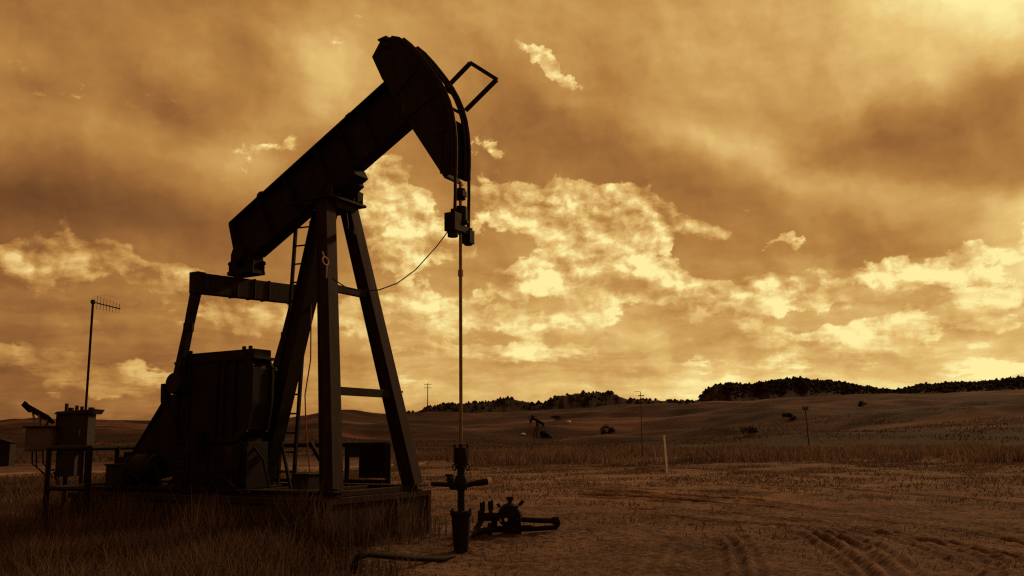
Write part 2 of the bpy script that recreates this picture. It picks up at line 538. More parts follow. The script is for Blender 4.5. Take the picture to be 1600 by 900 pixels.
TRACKS = []   # wheel ruts, each a list of ground points and a depth
def _track(pts, depth, width=0.085):
    P = np.array([on_level(x, y)[:2] for x, y in pts])
    T = np.gradient(P, axis=0)
    T /= np.linalg.norm(T, axis=1)[:, None]
    S = np.stack([-T[:, 1], T[:, 0]], 1)
    t = np.linspace(0, len(P) - 1, 6 * len(P))
    for o in (-.12, .12):            # the two shoulders of one tyre
        Q = P + S * o
        Q = np.stack([np.interp(t, np.arange(len(P)), Q[:, k]) for k in (0, 1)], 1)
        Q[1:-1] = (Q[:-2] + Q[1:-1] + Q[2:]) / 3
        TRACKS.append((Q, depth * .75, width))
_track([(1262, 833), (1275, 840), (1300, 856), (1330, 876), (1358, 902), (1380, 930)], .06)
_track([(1280, 832), (1298, 839), (1325, 852), (1358, 872), (1388, 900), (1405, 925)], .05)
_track([(1300, 832), (1325, 839), (1365, 853), (1408, 882), (1435, 912)], .06)
_track([(1128, 838), (1140, 852), (1148, 880), (1150, 910)], .045)
_track([(1150, 836), (1163, 852), (1172, 880), (1174, 910)], .045)
_track([(900, 766), (1040, 775), (1200, 784), (1350, 798), (1500, 814), (1640, 832)], .085)
_track([(900, 775), (1060, 783), (1200, 793), (1340, 806), (1480, 824), (1640, 850)], .085)
_track([(760, 800), (900, 796), (1060, 798), (1240, 812), (1420, 835), (1600, 868)], .07)
_track([(880, 808), (1000, 808), (1120, 815), (1260, 822), (1300, 832)], .06)
_track([(1320, 826), (1400, 838), (1470, 858), (1540, 890), (1570, 915)], .05)
_track([(1345, 822), (1430, 834), (1510, 856), (1590, 890)], .05)
_track([(860, 752), (1040, 756), (1240, 764), (1450, 775), (1640, 788)], .035, .3)
_track([(700, 760), (860, 762), (1000, 764), (1200, 774)], .03, .3)
_track([(1020, 890), (1040, 862), (1052, 846)], .03)

def near_track(x, y):
    """depth of ruts and soil thrown up beside them at points x, y; and how worn the ground is, painted rut shade included"""
    dep, worn = np.zeros_like(x), np.zeros_like(x)
    for P, d, w in TRACKS:
        best = np.full(x.shape, 1e9)
        for a, b in zip(P[:-1], P[1:]):
            e = b - a
            L2 = (e ** 2).sum()
            t = np.clip(((x - a[0]) * e[0] + (y - a[1]) * e[1]) / L2, 0, 1)
            best = np.minimum(best, np.hypot(x - a[0] - t * e[0], y - a[1] - t * e[1]))
        q = best / np.maximum(w, np.hypot(x, y) * .0062)
        wob = 0.8 + 0.4 * (vnoise(x * 1.7, y * 1.7) + 0.5)
        dep += wob * (0.35 + 1.3 * sstep(vnoise(x * .23 + 40, y * .23), -.3, .3)) * d * (-np.exp(-(q * 1.6) ** 2) + 0.6 * np.exp(-((q - 1.35) * 2.2) ** 2))
        fade = 0.35 + 0.9 * sstep(vnoise(x * .31 + 70, y * .31), -.3, .35)
        worn += fade * np.exp(-(q * 1.3) ** 2) - .35 * fade * np.exp(-((q - 1.5) * 2) ** 2)
    return dep, np.clip(worn, 0, 1)

def land_height(x, y, ruts=True):
    x, y = np.asarray(x, float), np.asarray(y, float)
    r = np.hypot(x, y) + 1e-6
    az = np.degrees(np.arctan2(x, y))
    ztop = EYE + CREST * np.interp(az, PLAIN_AZ, PLAIN_TAN)
    k = np.clip((r - 150) / (CREST - 150), 0, 1)
    k = 0.45 * k + 0.55 * k * k * (3 - 2 * k)
    z = ztop * k - sstep(r, CREST, 900) * 6.0
    swell = fbm(x / 75, y / 45, 4) * 7.0 + fbm(x / 28 + 9, y / 18, 3) * 1.8
    z = z + swell * sstep(r, 130, 330) * (1 - 0.75 * sstep(r, 500, CREST)) * np.clip(ztop / 22, .3, 1.2)
    z = z + fbm(x / 9, y / 9, 3) * 0.14 * (1 - sstep(r, 130, 300)) + fbm(x / 1.3, y / 1.3, 3) * 0.035 * (1 - sstep(r, 40, 80))
    # low bank at the edge of the pad
    az_in = sstep(az, -8, -3)
    z = z + 0.28 * sstep(r, 58, 68) * (1 - sstep(r, 90, 130)) * az_in
    fx, fy = 300 * math.sin(math.radians(1.35)), 300 * math.cos(math.radians(1.35))
    z = z - 3.3 * np.exp(-(((x - fx) / 70) ** 2 + ((y - fy) / 75) ** 2))    # hollow where the far pump stands
    # the ground dips a little towards the wellhead
    z = z - .14 * np.exp(-(((x + .8) / 2.2) ** 2 + ((y - 13.2) / 2.2) ** 2))
    # the spot the pump stands on is level
    hp = np.hypot((x + 4.4) / 3.6, (y - 16) / 2.8)
    flat = 1 - sstep(hp, 0.8, 1.4)
    z = z * (1 - flat)
    return z

def land_detail(x, y):
    r = np.hypot(x, y)
    dep, worn = near_track(x, y)
    lump = fbm(x * 3.1, y * 3.1, 3) * 0.04 + np.maximum(fbm(x * 7, y * 7, 2), 0) * 0.03
    return dep + lump * (1 - sstep(r, 30, 50)), worn

def build_land():
    az = np.radians(np.concatenate([np.linspace(-180, -46, 50), np.linspace(-44, 44, 560), np.linspace(46, 180, 50)[:-1]]))
    r = np.concatenate([[0.5, 2, 3.5, 5], np.geomspace(6, 9.5, 30)[:-1], np.geomspace(9.5, 30, 330)[:-1], np.geomspace(30, 60, 90), np.geomspace(61, 700, 190), np.geomspace(720, 6000, 36)])
    A, R = np.meshgrid(az, r)
    x, y = R * np.sin(A), R * np.cos(A)
    z = land_height(x, y)
    d, worn = land_detail(x.ravel(), y.ravel())
    z = z + (d * (1 - sstep(R.ravel(), 50, 70))).reshape(z.shape)
    v = np.stack([x.ravel(), y.ravel(), z.ravel()], 1)
    nr, na = R.shape
    i, j = np.meshgrid(np.arange(nr - 1), np.arange(na), indexing='ij')
    j2 = (j + 1) % na
    q = np.stack([i * na + j, i * na + j2, (i + 1) * na + j2, (i + 1) * na + j], -1).reshape(-1, 4)[:, ::-1]
    # close the little hole under the camera
    m = bpy.data.materials.new('dry prairie soil')
    m.use_nodes = True
    N = Net(m.node_tree)
    pos = N.node('ShaderNodeNewGeometry').outputs['Position']
    px, py, pz = N.separate(pos)[:3]
    dist = N.vmath('LENGTH', pos)
    flat = N.combine(px, py, 0.0)
    n_big = N.noise(flat, 0.07, 5.0, 0.6)
    n_mid = N.noise(flat, 0.55, 6.0, 0.65)
    n_fine = N.noise(flat, 9.0, 6.0, 0.7)
    far1 = N.noise(N.mapping(flat, scale=(0.4, 1, 1)), 0.022, 8.0, 0.66)
    far2 = N.noise(N.mapping(flat, scale=(0.25, 1, 1)), 0.09, 6.0, 0.65)
    soil = N.ramp(n_mid, [(0.38, (.082, .050, .046, 1)), (0.5, (.160, .102, .090, 1)), (0.62, (.26, .17, .14, 1))])
    soil = N.mix(N.smooth(n_fine, 0.42, 0.50, 0.85, 0.0), soil, (.036, .023, .022, 1))
    soil = N.mix(N.smooth(n_fine, 0.54, 0.62, 0.0, 0.6), soil, (.33, .24, .20, 1))
    soil = N.mix(N.smooth(n_big, 0.42, 0.62, 0.0, 0.45), soil, (.22, .155, .125, 1))
    # pale trodden part of the pad beyond the well
    pad = N.vmath('LENGTH', N.vmath('MULTIPLY', N.vmath('SUBTRACT', flat, (4.0, 34.0, 0)), (1 / 13, 1 / 16, 1)))
    soil = N.mix(N.math('MULTIPLY', N.smooth(pad, .3, 1.2, 1.0, 0.0), N.smooth(n_mid, .35, .65, .1, .75)), soil, (.34, .225, .175, 1))
    wear_shade = N.node('ShaderNodeAttribute', attribute_name='worn').outputs['Fac']
    soil = N.mix(N.math('MULTIPLY', wear_shade, 0.65), soil, (.055, .035, .032, 1))  # darkens rut floors: packed soil, plus rut shade put into the colour
    prairie = N.ramp(far1, [(0.41, (.018, .009, .009, 1)), (0.47, (.046, .020, .021, 1)), (0.53, (.077, .035, .032, 1)), (0.60, (.165, .086, .07, 1))])
    prairie = N.mix(N.smooth(far2, 0.40, 0.56, 0.75, 0.0), prairie, (.024, .013, .012, 1))
    prairie = N.mix(N.smooth(far2, 0.62, 0.72, 0.0, 0.6), prairie, (.18, .12, .11, 1))
    col = N.mix(N.smooth(dist, 60, 120), soil, prairie)
    p = N.node('ShaderNodeBsdfPrincipled')
    N.put(p.inputs['Base Color'], col)
    p.inputs['Roughness'].default_value = 1.0
    p.inputs['Specular IOR Level'].default_value = 0.1
    b = N.node('ShaderNodeBump')
    b.inputs['Strength'].default_value = 0.9
    b.inputs['Distance'].default_value = 0.05
    N.put(b.inputs['Height'], N.math('ADD', n_fine, N.math('MULTIPLY', N.noise(flat, 30.0, 4.0, 0.7), 0.5)))
    N.l.new(b.outputs[0], p.inputs['Normal'])
    out = N.node('ShaderNodeOutputMaterial')
    N.l.new(p.outputs[0], out.inputs[0])
    g = mesh_np('ground', v, quads=q, mat=m, attrs={'worn': worn}, smooth=True)
    tag(g, 'dry brown prairie ground with wheel ruts rising to far slopes', kind='structure')
build_land()

def ground_z(x, y):
    return float(land_height(np.array([x]), np.array([y]))[0])

# pale gravel road crossing behind the pump on the left
def build_road():
    pts = [(-120, 12 + 38), (-60, 49), (-40, 50), (-26, 51.5), (-18, 54), (-12, 58), (-6, 64)]
    v, q = [], []
    P = [Vector((a, b, 0)) for a, b in pts]
    fine = []
    for a, b in zip(P[:-1], P[1:]):
        for t in np.linspace(0, 1, 24, endpoint=False):
            fine.append(a.lerp(b, t))
    hw = 5.0
    K = 7
    for i, p in enumerate(fine):
        for k in range(K):
            s = (k / (K - 1) - 0.5) * 2 * hw * (0.85 + 0.3 * (vnoise(np.array([i * .13]), np.array([k // 4 * 3.0]))[0] + .5))
            yy = p.y + s
            v.append((p.x, yy, 0))
    v = np.array(v)
    v[:, 2] = land_height(v[:, 0], v[:, 1]) + 0.05
    n = len(fine)
    i, k = np.meshgrid(np.arange(n - 1), np.arange(K - 1), indexing='ij')
    q = np.stack([i * K + k, (i + 1) * K + k, (i + 1) * K + k + 1, i * K + k + 1], -1).reshape(-1, 4)
    m = material('pale gravel', (.24, .16, .14), (.33, .23, .20), 0.95, 0.6, c3=(.15, .10, .09), bump=0.5, bscale=8, spec=0.1)
    o = mesh_np('gravel_road', v, quads=q, mat=m, smooth=True)
    tag(o, 'pale gravel road crossing behind the machine on the left', kind='structure')
build_road()

# ------------------------------------------------------------------ hills on the skyline
hill_mat = None
def hill_material():
    m = bpy.data.materials.new('dry hillside')
    m.use_nodes = True
    N = Net(m.node_tree)
    pos = N.node('ShaderNodeNewGeometry').outputs['Position']
    n1 = N.noise(N.mapping(pos, scale=(1, 1, 3)), 0.03, 8.0, 0.68)
    col = N.ramp(n1, [(0.34, (.014, .009, .010, 1)), (0.52, (.028, .017, .019, 1)), (0.7, (.060, .036, .036, 1))])
    p = N.node('ShaderNodeBsdfPrincipled')
    N.put(p.inputs['Base Color'], col)
    p.inputs['Roughness'].default_value = 1.0
    p.inputs['Specular IOR Level'].default_value = 0.05
    out = N.node('ShaderNodeOutputMaterial')
    N.l.new(p.outputs[0], out.inputs[0])
    return m

def build_hill(points, R0, label, rough=1.0, seed=0.0):
    """a ridge whose crest line is given by sight lines; it has a face, a flat top and a back slope"""
    global hill_mat
    hill_mat = hill_mat or hill_material()
    ca, ct = ridge_table(points)
    az = np.linspace(ca[0], ca[-1], 420)
    crest = np.interp(az, ca, ct)
    prof = [(-140, -0.25), (-105, 0.02), (-80, .16), (-60, .34), (-42, .55), (-28, .78), (-14, .93), (0, 1.0), (30, 1.0), (80, .97), (140, .8), (260, .2), (330, -.3)]
    vs = []
    base = EYE + R0 * np.interp(az, PLAIN_AZ, PLAIN_TAN) - 6.0
    ztop = EYE + R0 * crest
    for dr, k in prof:
        R = R0 + dr + 26 * fbm(az * .9 + seed, np.full_like(az, dr / 90), 4) * rough * (1 if dr < 20 else .4)
        z = base + (ztop - base) * k + 2.4 * fbm(az * 3.1 + seed, np.full_like(az, dr / 25.0), 4) * rough * (0.4 if k >= .99 else 1)
        a = np.radians(az)
        vs.append(np.stack([R * np.sin(a), R * np.cos(a), z], 1))
    V = np.concatenate(vs)
    na, nr = len(az), len(prof)
    i, j = np.meshgrid(np.arange(nr - 1), np.arange(na - 1), indexing='ij')
    q = np.stack([i * na + j, i * na + j + 1, (i + 1) * na + j + 1, (i + 1) * na + j], -1).reshape(-1, 4)[:, ::-1]
    o = mesh_np('hills', V, quads=q, mat=hill_mat, smooth=True)
    tag(o, label, kind='structure')
    return az, vs, prof

MESA = build_hill([(1072, 632), (1090, 626), (1098, 613), (1108, 605), (1125, 600), (1180, 602), (1210, 597), (1240, 593), (1290, 596), (1320, 601),
    (1345, 605), (1400, 611), (1440, 604), (1500, 599), (1560, 596), (1600, 591), (1700, 586), (1850, 592), (1950, 610)], 980, 'long flat topped wooded mesa on the right skyline', 1.0, 3.0)
KNOLLS = build_hill([(560, 656), (600, 650), (640, 646), (655, 642), (672, 637), (700, 631), (735, 630), (760, 628), (795, 621), (812, 626), (835, 632), (848, 630),
    (870, 618), (900, 615), (935, 614), (962, 618), (980, 625), (1030, 626), (1090, 627), (1120, 632)], 840, 'row of dark rocky knolls on the middle skyline', .8, 11.0)

# far pine woods on the ridges read as one mass
def build_woods(hill, counts, name, label, seed, edge):
    rng = np.random.default_rng(seed)
    az, vs, prof = hill
    vs = np.stack(vs)                       # rows over the section, columns over azimuth
    V, T, tone = [], [], []
    k0 = 0
    rows = [i for i, (dr, k) in enumerate(prof) if -60 <= dr <= 30]
    n = counts
    a = rng.random(n) * (len(az) - 1.001)
    keep = rng.random(n) < edge(az[a.astype(int)])
    a = a[keep]
    rr = rows[0] + rng.random(len(a)) ** 0.7 * (rows[-1] - rows[0] - .001)
    for ai, ri in zip(a, rr):
        i, j = int(ri), int(ai)
        fi, fj = ri - i, ai - j
        p = (vs[i, j] * (1 - fj) + vs[i, j + 1] * fj) * (1 - fi) + (vs[i + 1, j] * (1 - fj) + vs[i + 1, j + 1] * fj) * fi
        h = rng.uniform(1.0, 2.6) if rng.random() < .95 else rng.uniform(2.6, 4.2)
        w = h * rng.uniform(.5, .95)
        m = 7
        tilt = rng.normal(0, .04, 2) * h
        for z0, z1, ww in ((.05, .62, .9), (.30, .85, 1.0), (.62, 1.0, .62)):
            ring = [(p[0] + w * ww * rng.uniform(.65, 1.2) * math.cos(2 * PI * q / m), p[1] + w * ww * rng.uniform(.65, 1.2) * math.sin(2 * PI * q / m), p[2] + h * z0 + rng.uniform(-.1, .1) * h) for q in range(m)]
            V += ring + [(p[0] + tilt[0] * z1, p[1] + tilt[1] * z1, p[2] + h * z1)]
            T += [(k0 + q, k0 + (q + 1) % m, k0 + m) for q in range(m)]
            k0 += m + 1
    mat = bpy.data.materials.get('dark pine needles') or material('dark pine needles', (.016, .011, .010), (.030, .021, .017), 1.0, 0.4, bump=0, spec=0.05)
    o = mesh_np(name, np.array(V), tris=np.array(T), mat=mat)
    tag(o, label, kind='stuff')
build_woods(MESA, 4600, 'pine_woods', 'dark pine woods covering the mesa on the right skyline', 5, lambda a: np.where(a < 13.2, .25, 1.0))
build_woods(KNOLLS, 900, 'pine_woods', 'scattered dark pines on the knolls of the middle skyline', 6, lambda a: np.where(vnoise(a * 1.3, a * 0) > -.12, .9, .12))
# ------------------------------------------------------------------ the pumpjack; local x runs along the beam towards the well, local y away from the camera
PUMP_AT, PUMP_TURN = (-2.273, 14.90, 0.0), math.radians(-30)
def pump_point(u, v, z):
    return Vector(PUMP_AT) + Matrix.Rotation(PUMP_TURN, 3, 'Z') @ Vector((u, v, z))

def arc_points(cu, cz, R, a0, a1, n):
    return [(cu + R * math.cos(t), cz + R * math.sin(t)) for t in np.linspace(a0, a1, n)]

def make_pumpjack():
    root = thing('pumpjack', 'dark steel oil pumpjack with raised horse head standing on the concrete block', 'pumpjack', PUMP_AT, PUMP_TURN)
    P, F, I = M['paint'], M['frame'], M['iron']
    # --- skid: two long I-beams and cross members on the block
    sk = MB()
    for v in (-1.04, 1.04):
        sk.box((-2.85, v, .752), (5.9, .30, .025)).box((-2.85, v, .828), (5.9, .30, .025)).box((-2.85, v, .79), (5.9, .03, .06))
    for u in (-5.5, -4.2, -3.0, -1.9, -.9, -.02):
        sk.box((u, 0, .785), (.16, 1.77, .08))
    skid = sk.build('skid', F, root, .006)
    # --- samson post
    top_u, top_z = -.92, 5.72
    for sgn in (-1, 1):
        b = MB()
        p, q = Vector((0, sgn * 1.04, .83)), Vector((top_u, sgn * .30, top_z))
        D = (q - p).normalized()
        S = Vector((0, 1, 0)); S = (S - D * S.dot(D)).normalized()
        T = D.cross(S)
        # rolled H section: two flanges across, one web
        for o in (-.125, .125):
            b.bar(p + T * o, q + T * o * .85, .25, .022)
        b.bar(p, q, .022, .228, w2=.022, h2=.19)
        b.bar(p + S * .1, q + S * .1, .012, .228, w2=.012, h2=.19)
        b.bar(p - S * .1, q - S * .1, .012, .228, w2=.012, h2=.19)
        b.box(p + Vector((0, 0, .0)), (.42, .36, .03))
        leg = b.build('post_leg', F, root, .006)
    b = MB()
    p, q = Vector((-2.50, 0, .83)), Vector((-1.20, 0, 5.62))
    D = (q - p).normalized(); S = Vector((0, 1, 0)); T = D.cross(S)
    for o in (-.12, .12):
        b.bar(p + T * o, q + T * o, .26, .022, w2=.38)
    for o in (-.10, .0, .10):
        b.bar(p + S * o, q + S * o, .02, .218)
    b.box(p, (.46, .5, .03))
    b.build('post_leg', P, root, .006)
    def legline(sgn, z):
        t = (z - .83) / (top_z - .83)
        return Vector((top_u * t, sgn * (1.04 - .74 * t), z))
    for z, h in ((4.13, .12), (2.39, .13)):
        a, c = legline(-1, z), legline(1, z)
        x = MB().bar(a + Vector((.02, .12, 0)), c + Vector((.02, -.12, 0)), .10, h, side=(1, 0, 0))
        x.build('cross_brace', F, root, .005)
    # top plate, cap and saddle bearing
    b = MB().box((top_u, 0, top_z + .03), (.52, .98, .05)).box((top_u, 0, top_z - .06), (.40, .50, .14))
    for u in (-.2, .2):
        for v in (-.42, .42, -.2, .2):
            b.tube([(top_u + u, v, top_z - .01), (top_u + u, v, top_z + .13)], .022, 6)
    b.box((top_u + .02, .40, top_z + .16), (.34, .16, .2)).box((top_u + .02, -.40, top_z + .16), (.34, .16, .2))
    cap = b.build('post_cap', P, root, .008)
    b = MB().lathe((top_u, 0, 5.93), [(.05, -.52), (.12, -.52), (.12, -.49), (.165, -.48), (.165, -.30), (.10, -.29), (.10, .29), (.165, .30), (.165, .48), (.12, .49), (.12, .54), (.05, .54)], 20, 'Y')
    for sv in (-.39, .39):
        for k in range(5):
            t = k / 5 * 2 * PI + .4
            b.tube([(top_u + .17 * math.cos(t), sv - .1, 5.93 + .17 * math.sin(t)), (top_u + .17 * math.cos(t), sv + .1, 5.93 + .17 * math.sin(t))], .028, 6)
    b.build('saddle_bearing', I, root, smooth=True)
    MB().tube([(-1.0, -.34, 5.80), (-1.5, -.33, 5.79), (-2.0, -.30, 5.74), (-2.15, -.2, 5.78)], .022, 8).build('grease_line', I, root, smooth=True)
    # lever hanging under the cap
    MB().tube([(-.78, .05, 5.66), (-.70, .02, 5.25), (-.6, 0, 5.18)], .03, 8).box((-.58, 0, 5.18), (.14, .06, .10)).build('lever', I, root)
    MB().tube([(-1.50, .1, 5.66), (-1.48, .1, 5.42), (-1.58, .1, 5.36)], .025, 8).box((-1.58, .1, 5.36), (.10, .06, .12)).build('lever', I, root)

    # --- walking beam (a deep plate girder)
    ang = math.radians(28.7)
    Bx, Nz = Vector((math.cos(ang), 0, math.sin(ang))), Vector((-math.sin(ang), 0, math.cos(ang)))
    T0 = Vector((-3.47, 0, 5.70))
    depth, w = .93, .32
    L = 4.85
    g = MB()
    def bp(t, n):
        p = T0 + Bx * t + Nz * n
        return (p.x, p.z)
    cut = .10
    g.prism([bp(0, -.012), bp(L, -.012), bp(L, -depth + .012), bp(.26, -depth + .012), bp(-.12, -.62)], -.012, .012)
    for n_, t0 in ((-.014, 0.0), (-depth + .014, .25)):
        a, c = T0 + Bx * t0 + Nz * n_, T0 + Bx * L + Nz * n_
        g.bar(a, c, w, .028)
    e0, e1, e2 = bp(.0, -.03), bp(-.12, -.62), bp(.26, -depth + .01)
    g.bar((e0[0], 0, e0[1]), (e1[0], 0, e1[1]), w, .024)
    g.bar((e1[0], 0, e1[1]), (e2[0], 0, e2[1]), w, .024)
    for t in (.78, 1.5, 2.35, 2.95, 3.5):
        for sv in (-1, 1):
            a, c = T0 + Bx * t + Nz * -.04, T0 + Bx * t + Nz * (-depth + .04)
            g.bar(a + Vector((0, sv * .08, 0)), c + Vector((0, sv * .08, 0)), .135, .018)
    for t in (.9, 1.4, 1.6, 2.25, 2.45, 2.85, 3.05, 3.4, 3.6):
        for k in range(4):
            q = T0 + Bx * t + Nz * (-.16 - .2 * k)
            g.tube([q - Vector((0, .035, 0)), q + Vector((0, .035, 0))], .02, 6)
    beam = g.build('walking_beam', P, root, .005)
    # saddle block between girder and bearing
    c = T0 + Bx * 2.62 + Nz * (-depth - .09)
    MB().box(c, (.62, .36, .17), (Bx, Vector((0, 1, 0)), Nz)).box(c - Nz * .05 + Bx * .0, (.3, .44, .16), (Bx, Vector((0, 1, 0)), Nz)).build('saddle_block', I, root, .01)
    # loop and lug on top of the girder
    c = T0 + Bx * .80 + Nz * .07
    MB().ring(c, (0, 1, 0), .085, .022, 18, 8).build('lifting_eye', I, root, smooth=True)
    c = T0 + Bx * 3.23 + Nz * .04
    MB().box(c, (.12, .16, .09), (Bx, Vector((0, 1, 0)), Nz)).build('lifting_lug', I, root, .01)

    # --- tail bearing and equalizer
    b = MB()
    b.box((-3.08, -.02, 4.98), (.5, .34, .20)).box((-3.27, -.02, 4.84), (.16, .3, .32)).box((-2.91, -.02, 4.84), (.16, .3, .32))
    b.box((-3.09, -.02, 4.70), (.62, .36, .07))
    for u in (-3.36, -2.80):
        b.tube([(u, -.16, 4.66), (u, -.16, 4.93)], .03, 8).tube([(u, .12, 4.66), (u, .12, 4.93)], .03, 8)
        b.tube([(u, -.16, 4.86), (u, -.16, 4.91)], .05, 6).tube([(u, .12, 4.86), (u, .12, 4.91)], .05, 6)
    b.lathe((-3.09, 0, 5.05), [(.04, -.26), (.15, -.26), (.15, .24), (.04, .24)], 16, 'Y')
    b.build('tail_bearing', I, root, .006)
    e = MB()
    n0, n1 = Vector((-3.22, -1.13, 4.375)), Vector((-3.05, 1.34, 4.47))
    e.bar(n0, n1, .20, .36, side=(1, 0, 0))
    dd = (n1 - n0)
    for t in (.06, .36, .52, .66, .93):
        c = n0 + dd * t
        e.box(c + Vector((0, 0, 0)), (.235, .03, .39))
    e.box(n0 + Vector((0, .10, .19)), (.23, .18, .025))
    e.build('equalizer', P, root, .008)
    pits = []
    for sgn, hp in ((-1, n0 + Vector((0, .09, 0))), (1, n1 - Vector((0, .09, 0)))):
        lo = Vector((-3.50, sgn * 1.12, 2.62))
        hi = hp - Vector((0, 0, .12))
        b = MB()
        mid = hi.lerp(lo, .40)
        b.bar(hi, mid, .15, .14, w2=.13, h2=.12).tube([mid + Vector((0, 0, .07)), mid - Vector((0, 0, .07))], .095, 10)
        b.bar(mid, lo, .13, .12, w2=.15, h2=.14)
        b.lathe(lo, [(.05, -.11), (.17, -.11), (.19, -.07), (.19, .07), (.17, .11), (.05, .11)], 18, 'Y')
        b.build('pitman', P, root, .006)
    # --- cranks with counterweights
    for sgn in (-1, 1):
        v0 = sgn * .80
        cut = 0 if sgn < 0 else 1.42          # the far weight sits further out on its arm
        b = MB()
        prof = [(-3.72, 2.44), (-2.9, 2.16), (-2.75, 2.3), (-2.75, 2.62), (-2.9, 2.76), (-3.72, 2.84)]
        b.prism(prof + arc_points(-3.72, 2.64, .2, PI / 2 + .2, 1.5 * PI - .2, 8), v0 - .09, v0 + .09)
        crank = b.build('crank', I, root, .01)
        wgt = MB()
        va, vb = (v0 - .24, v0 + .24)
        body = [(-3.60, 1.62), (-2.15 - cut, 1.62), (-1.88 - cut, 1.80), (-1.80 - cut, 2.25), (-1.80 - cut, 2.82), (-1.92 - cut, 3.02), (-3.58, 3.02)]
        wgt.prism(body, va + .035, vb - .035)
        # raised rim and ribs on the outer face
        for vv in (va + .02, vb - .02):
            for a, c in zip(body, body[1:] + body[:1]):
                wgt.bar((a[0], vv, a[1]), (c[0], vv, c[1]), .06, .09)
            for u in ((-3.3, -2.62, -2.45, -2.2) if sgn < 0 else ()):
                wgt.bar((u, vv, 1.66), (u, vv, 2.98), .05, .05, side=(0, 1, 0))
        if sgn < 0:
            wgt.box((-2.72, v0, 3.07), (1.85, .40, .14)).box((-2.72, v0, 2.985), (1.95, .5, .05))
        for u in ((-3.45, -2.13, -1.98) if sgn < 0 else ()):
            wgt.tube([(u, v0 - .1, 3.1), (u, v0 - .1, 3.205)], .038, 6)
        counter = wgt.build('counterweight', I, root, .012)
    # --- gear reducer on its pedestal
    b = MB().box((-3.45, -.05, 1.25), (1.35, .84, .92)).box((-3.45, -.05, 2.15), (1.45, .9, .9)).box((-3.45, -.05, 2.30), (1.6, 1.0, .07))
    b.box((-3.4, -.05, 2.66), (1.25, .82, .24)).lathe((-3.0, 0, 2.42), [(.1, -.72), (.16, -.72), (.16, -.56), (.22, -.5), (.22, .45), (.16, .46), (.16, .72), (.1, .72)], 18, 'Y')
    for u in (-4.1, -3.7, -3.3, -2.9):
        for v in (-.48, .38):
            b.tube([(u, v, 2.3), (u, v, 2.40)], .028, 6)
    b.build('gear_reducer', I, root, .015)
    # engine housing below the near counterweight: louvred doors and a pipe rail
    b = MB().box((-2.72, -.78, 1.22), (1.75, .46, .76))
    for k in range(4):
        u = -3.42 + k * .46
        b.box((u, -1.02, 1.22), (.40, .025, .62))
        for q in range(5):
            b.box((u, -1.04, 1.02 + q * .085), (.28, .02, .022))
    b.box((-2.3, -.72, 1.63), (.6, .3, .08))
    b.build('engine_housing', I, root, .008)
    b = MB().tube([(-2.0, -1.1, .86), (-1.95, -1.12, 1.35), (-2.0, -1.02, 1.60), (-2.3, -.9, 1.62)], .028, 8)
    b.build('hose', M['rubber'], root, smooth=True)
    MB().tube([(-1.62, -.72, .84), (-1.70, -.80, 1.30), (-1.86, -.86, 1.52), (-2.05, -.9, 1.45)], .022, 8).build('hose', M['rubber'], root, smooth=True)
    MB().bar((-1.55, -.3, .82), (-1.72, -.34, 1.50), .035, .05).box((-1.74, -.34, 1.53), (.05, .05, .14)).build('lever', I, root)
    # smaller fittings crowding the near side
    b = MB().lathe((-4.35, -1.02, 1.18), [(.04, -.36), (.21, -.34), (.23, -.28), (.23, .28), (.21, .34), (.04, .36)], 18, 'X')
    for u in (-4.58, -4.12):
        b.bar((u, -1.02, .85), (u, -1.02, 1.0), .05, .30, side=(1, 0, 0))
        b.ring((u, -1.02, 1.18), (1, 0, 0), .235, .014, 20, 6)
    b.tube([(-4.3, -1.02, 1.40), (-4.3, -1.02, 1.50)], .05, 10)
    b.build('fuel_tank', I, root, smooth=True)
    MB().tube([(-3.5, -1.08, 1.6), (-3.52, -1.12, 1.9), (-3.72, -1.14, 2.2), (-3.78, -1.12, 2.45)], [.05, .05, .06, .06], 10).tube([(-3.76, -1.13, 2.3), (-3.79, -1.12, 2.62)], .085, 12).build('exhaust_pipe', I, root, smooth=True)
    MB().tube([(-2.95, -1.16, 1.46), (-2.95, -1.16, 1.74)], .13, 16).tube([(-2.95, -1.16, 1.72), (-2.95, -1.16, 1.79)], .16, 16).tube([(-2.95, -1.16, 1.5), (-2.85, -1.05, 1.42)], .05, 8).build('air_filter', I, root, smooth=True)
    b = MB().box((-2.08, -1.12, 1.34), (.26, .12, .40)).box((-2.08, -1.19, 1.34), (.22, .02, .34))
    for k in range(3):
        b.tube([(-2.15 + .07 * k, -1.19, 1.42), (-2.15 + .07 * k, -1.21, 1.42)], .022, 10)
    b.bar((-2.08, -1.1, .84), (-2.08, -1.1, 1.16), .06, .05)
    b.build('control_panel', P, root, .006)
    for k, (u0, u1, z0) in enumerate(((-3.9, -3.1, 1.0), (-3.3, -2.3, .95), (-4.9, -4.0, .93), (-2.6, -1.5, .9))):
        pts = [(u0 + (u1 - u0) * t, -1.17 - .07 * math.sin(PI * t) - .03 * k, z0 + .22 * math.cos(2.2 * PI * t + k) * (1 - .5 * t)) for t in np.linspace(0, 1, 9)]
        MB().tube(pts, .02, 8).build('hose', M['rubber'], root, smooth=True)
    MB().box((-5.1, -.9, 1.02), (.5, .36, .36)).box((-5.1, -.9, 1.22), (.54, .40, .04)).tube([(-5.2, -.9, 1.22), (-5.2, -.9, 1.36)], .04, 8).build('battery_box', P, root, .01)
    MB().box((-1.15, -.3, .93), (.34, .4, .22)).box((-1.15, -.3, 1.06), (.38, .44, .03)).build('tool_box', P, root, .008)
    # --- belt guard and motor
    gd = MB()
    gp = [(-4.85, 2.12), (-4.55, 2.48), (-4.2, 2.55), (-3.7, 2.3), (-3.6, 1.2), (-5.45, .84), (-5.95, .84), (-5.95, 1.02)]
    gd.prism(gp, -.36, -.12)
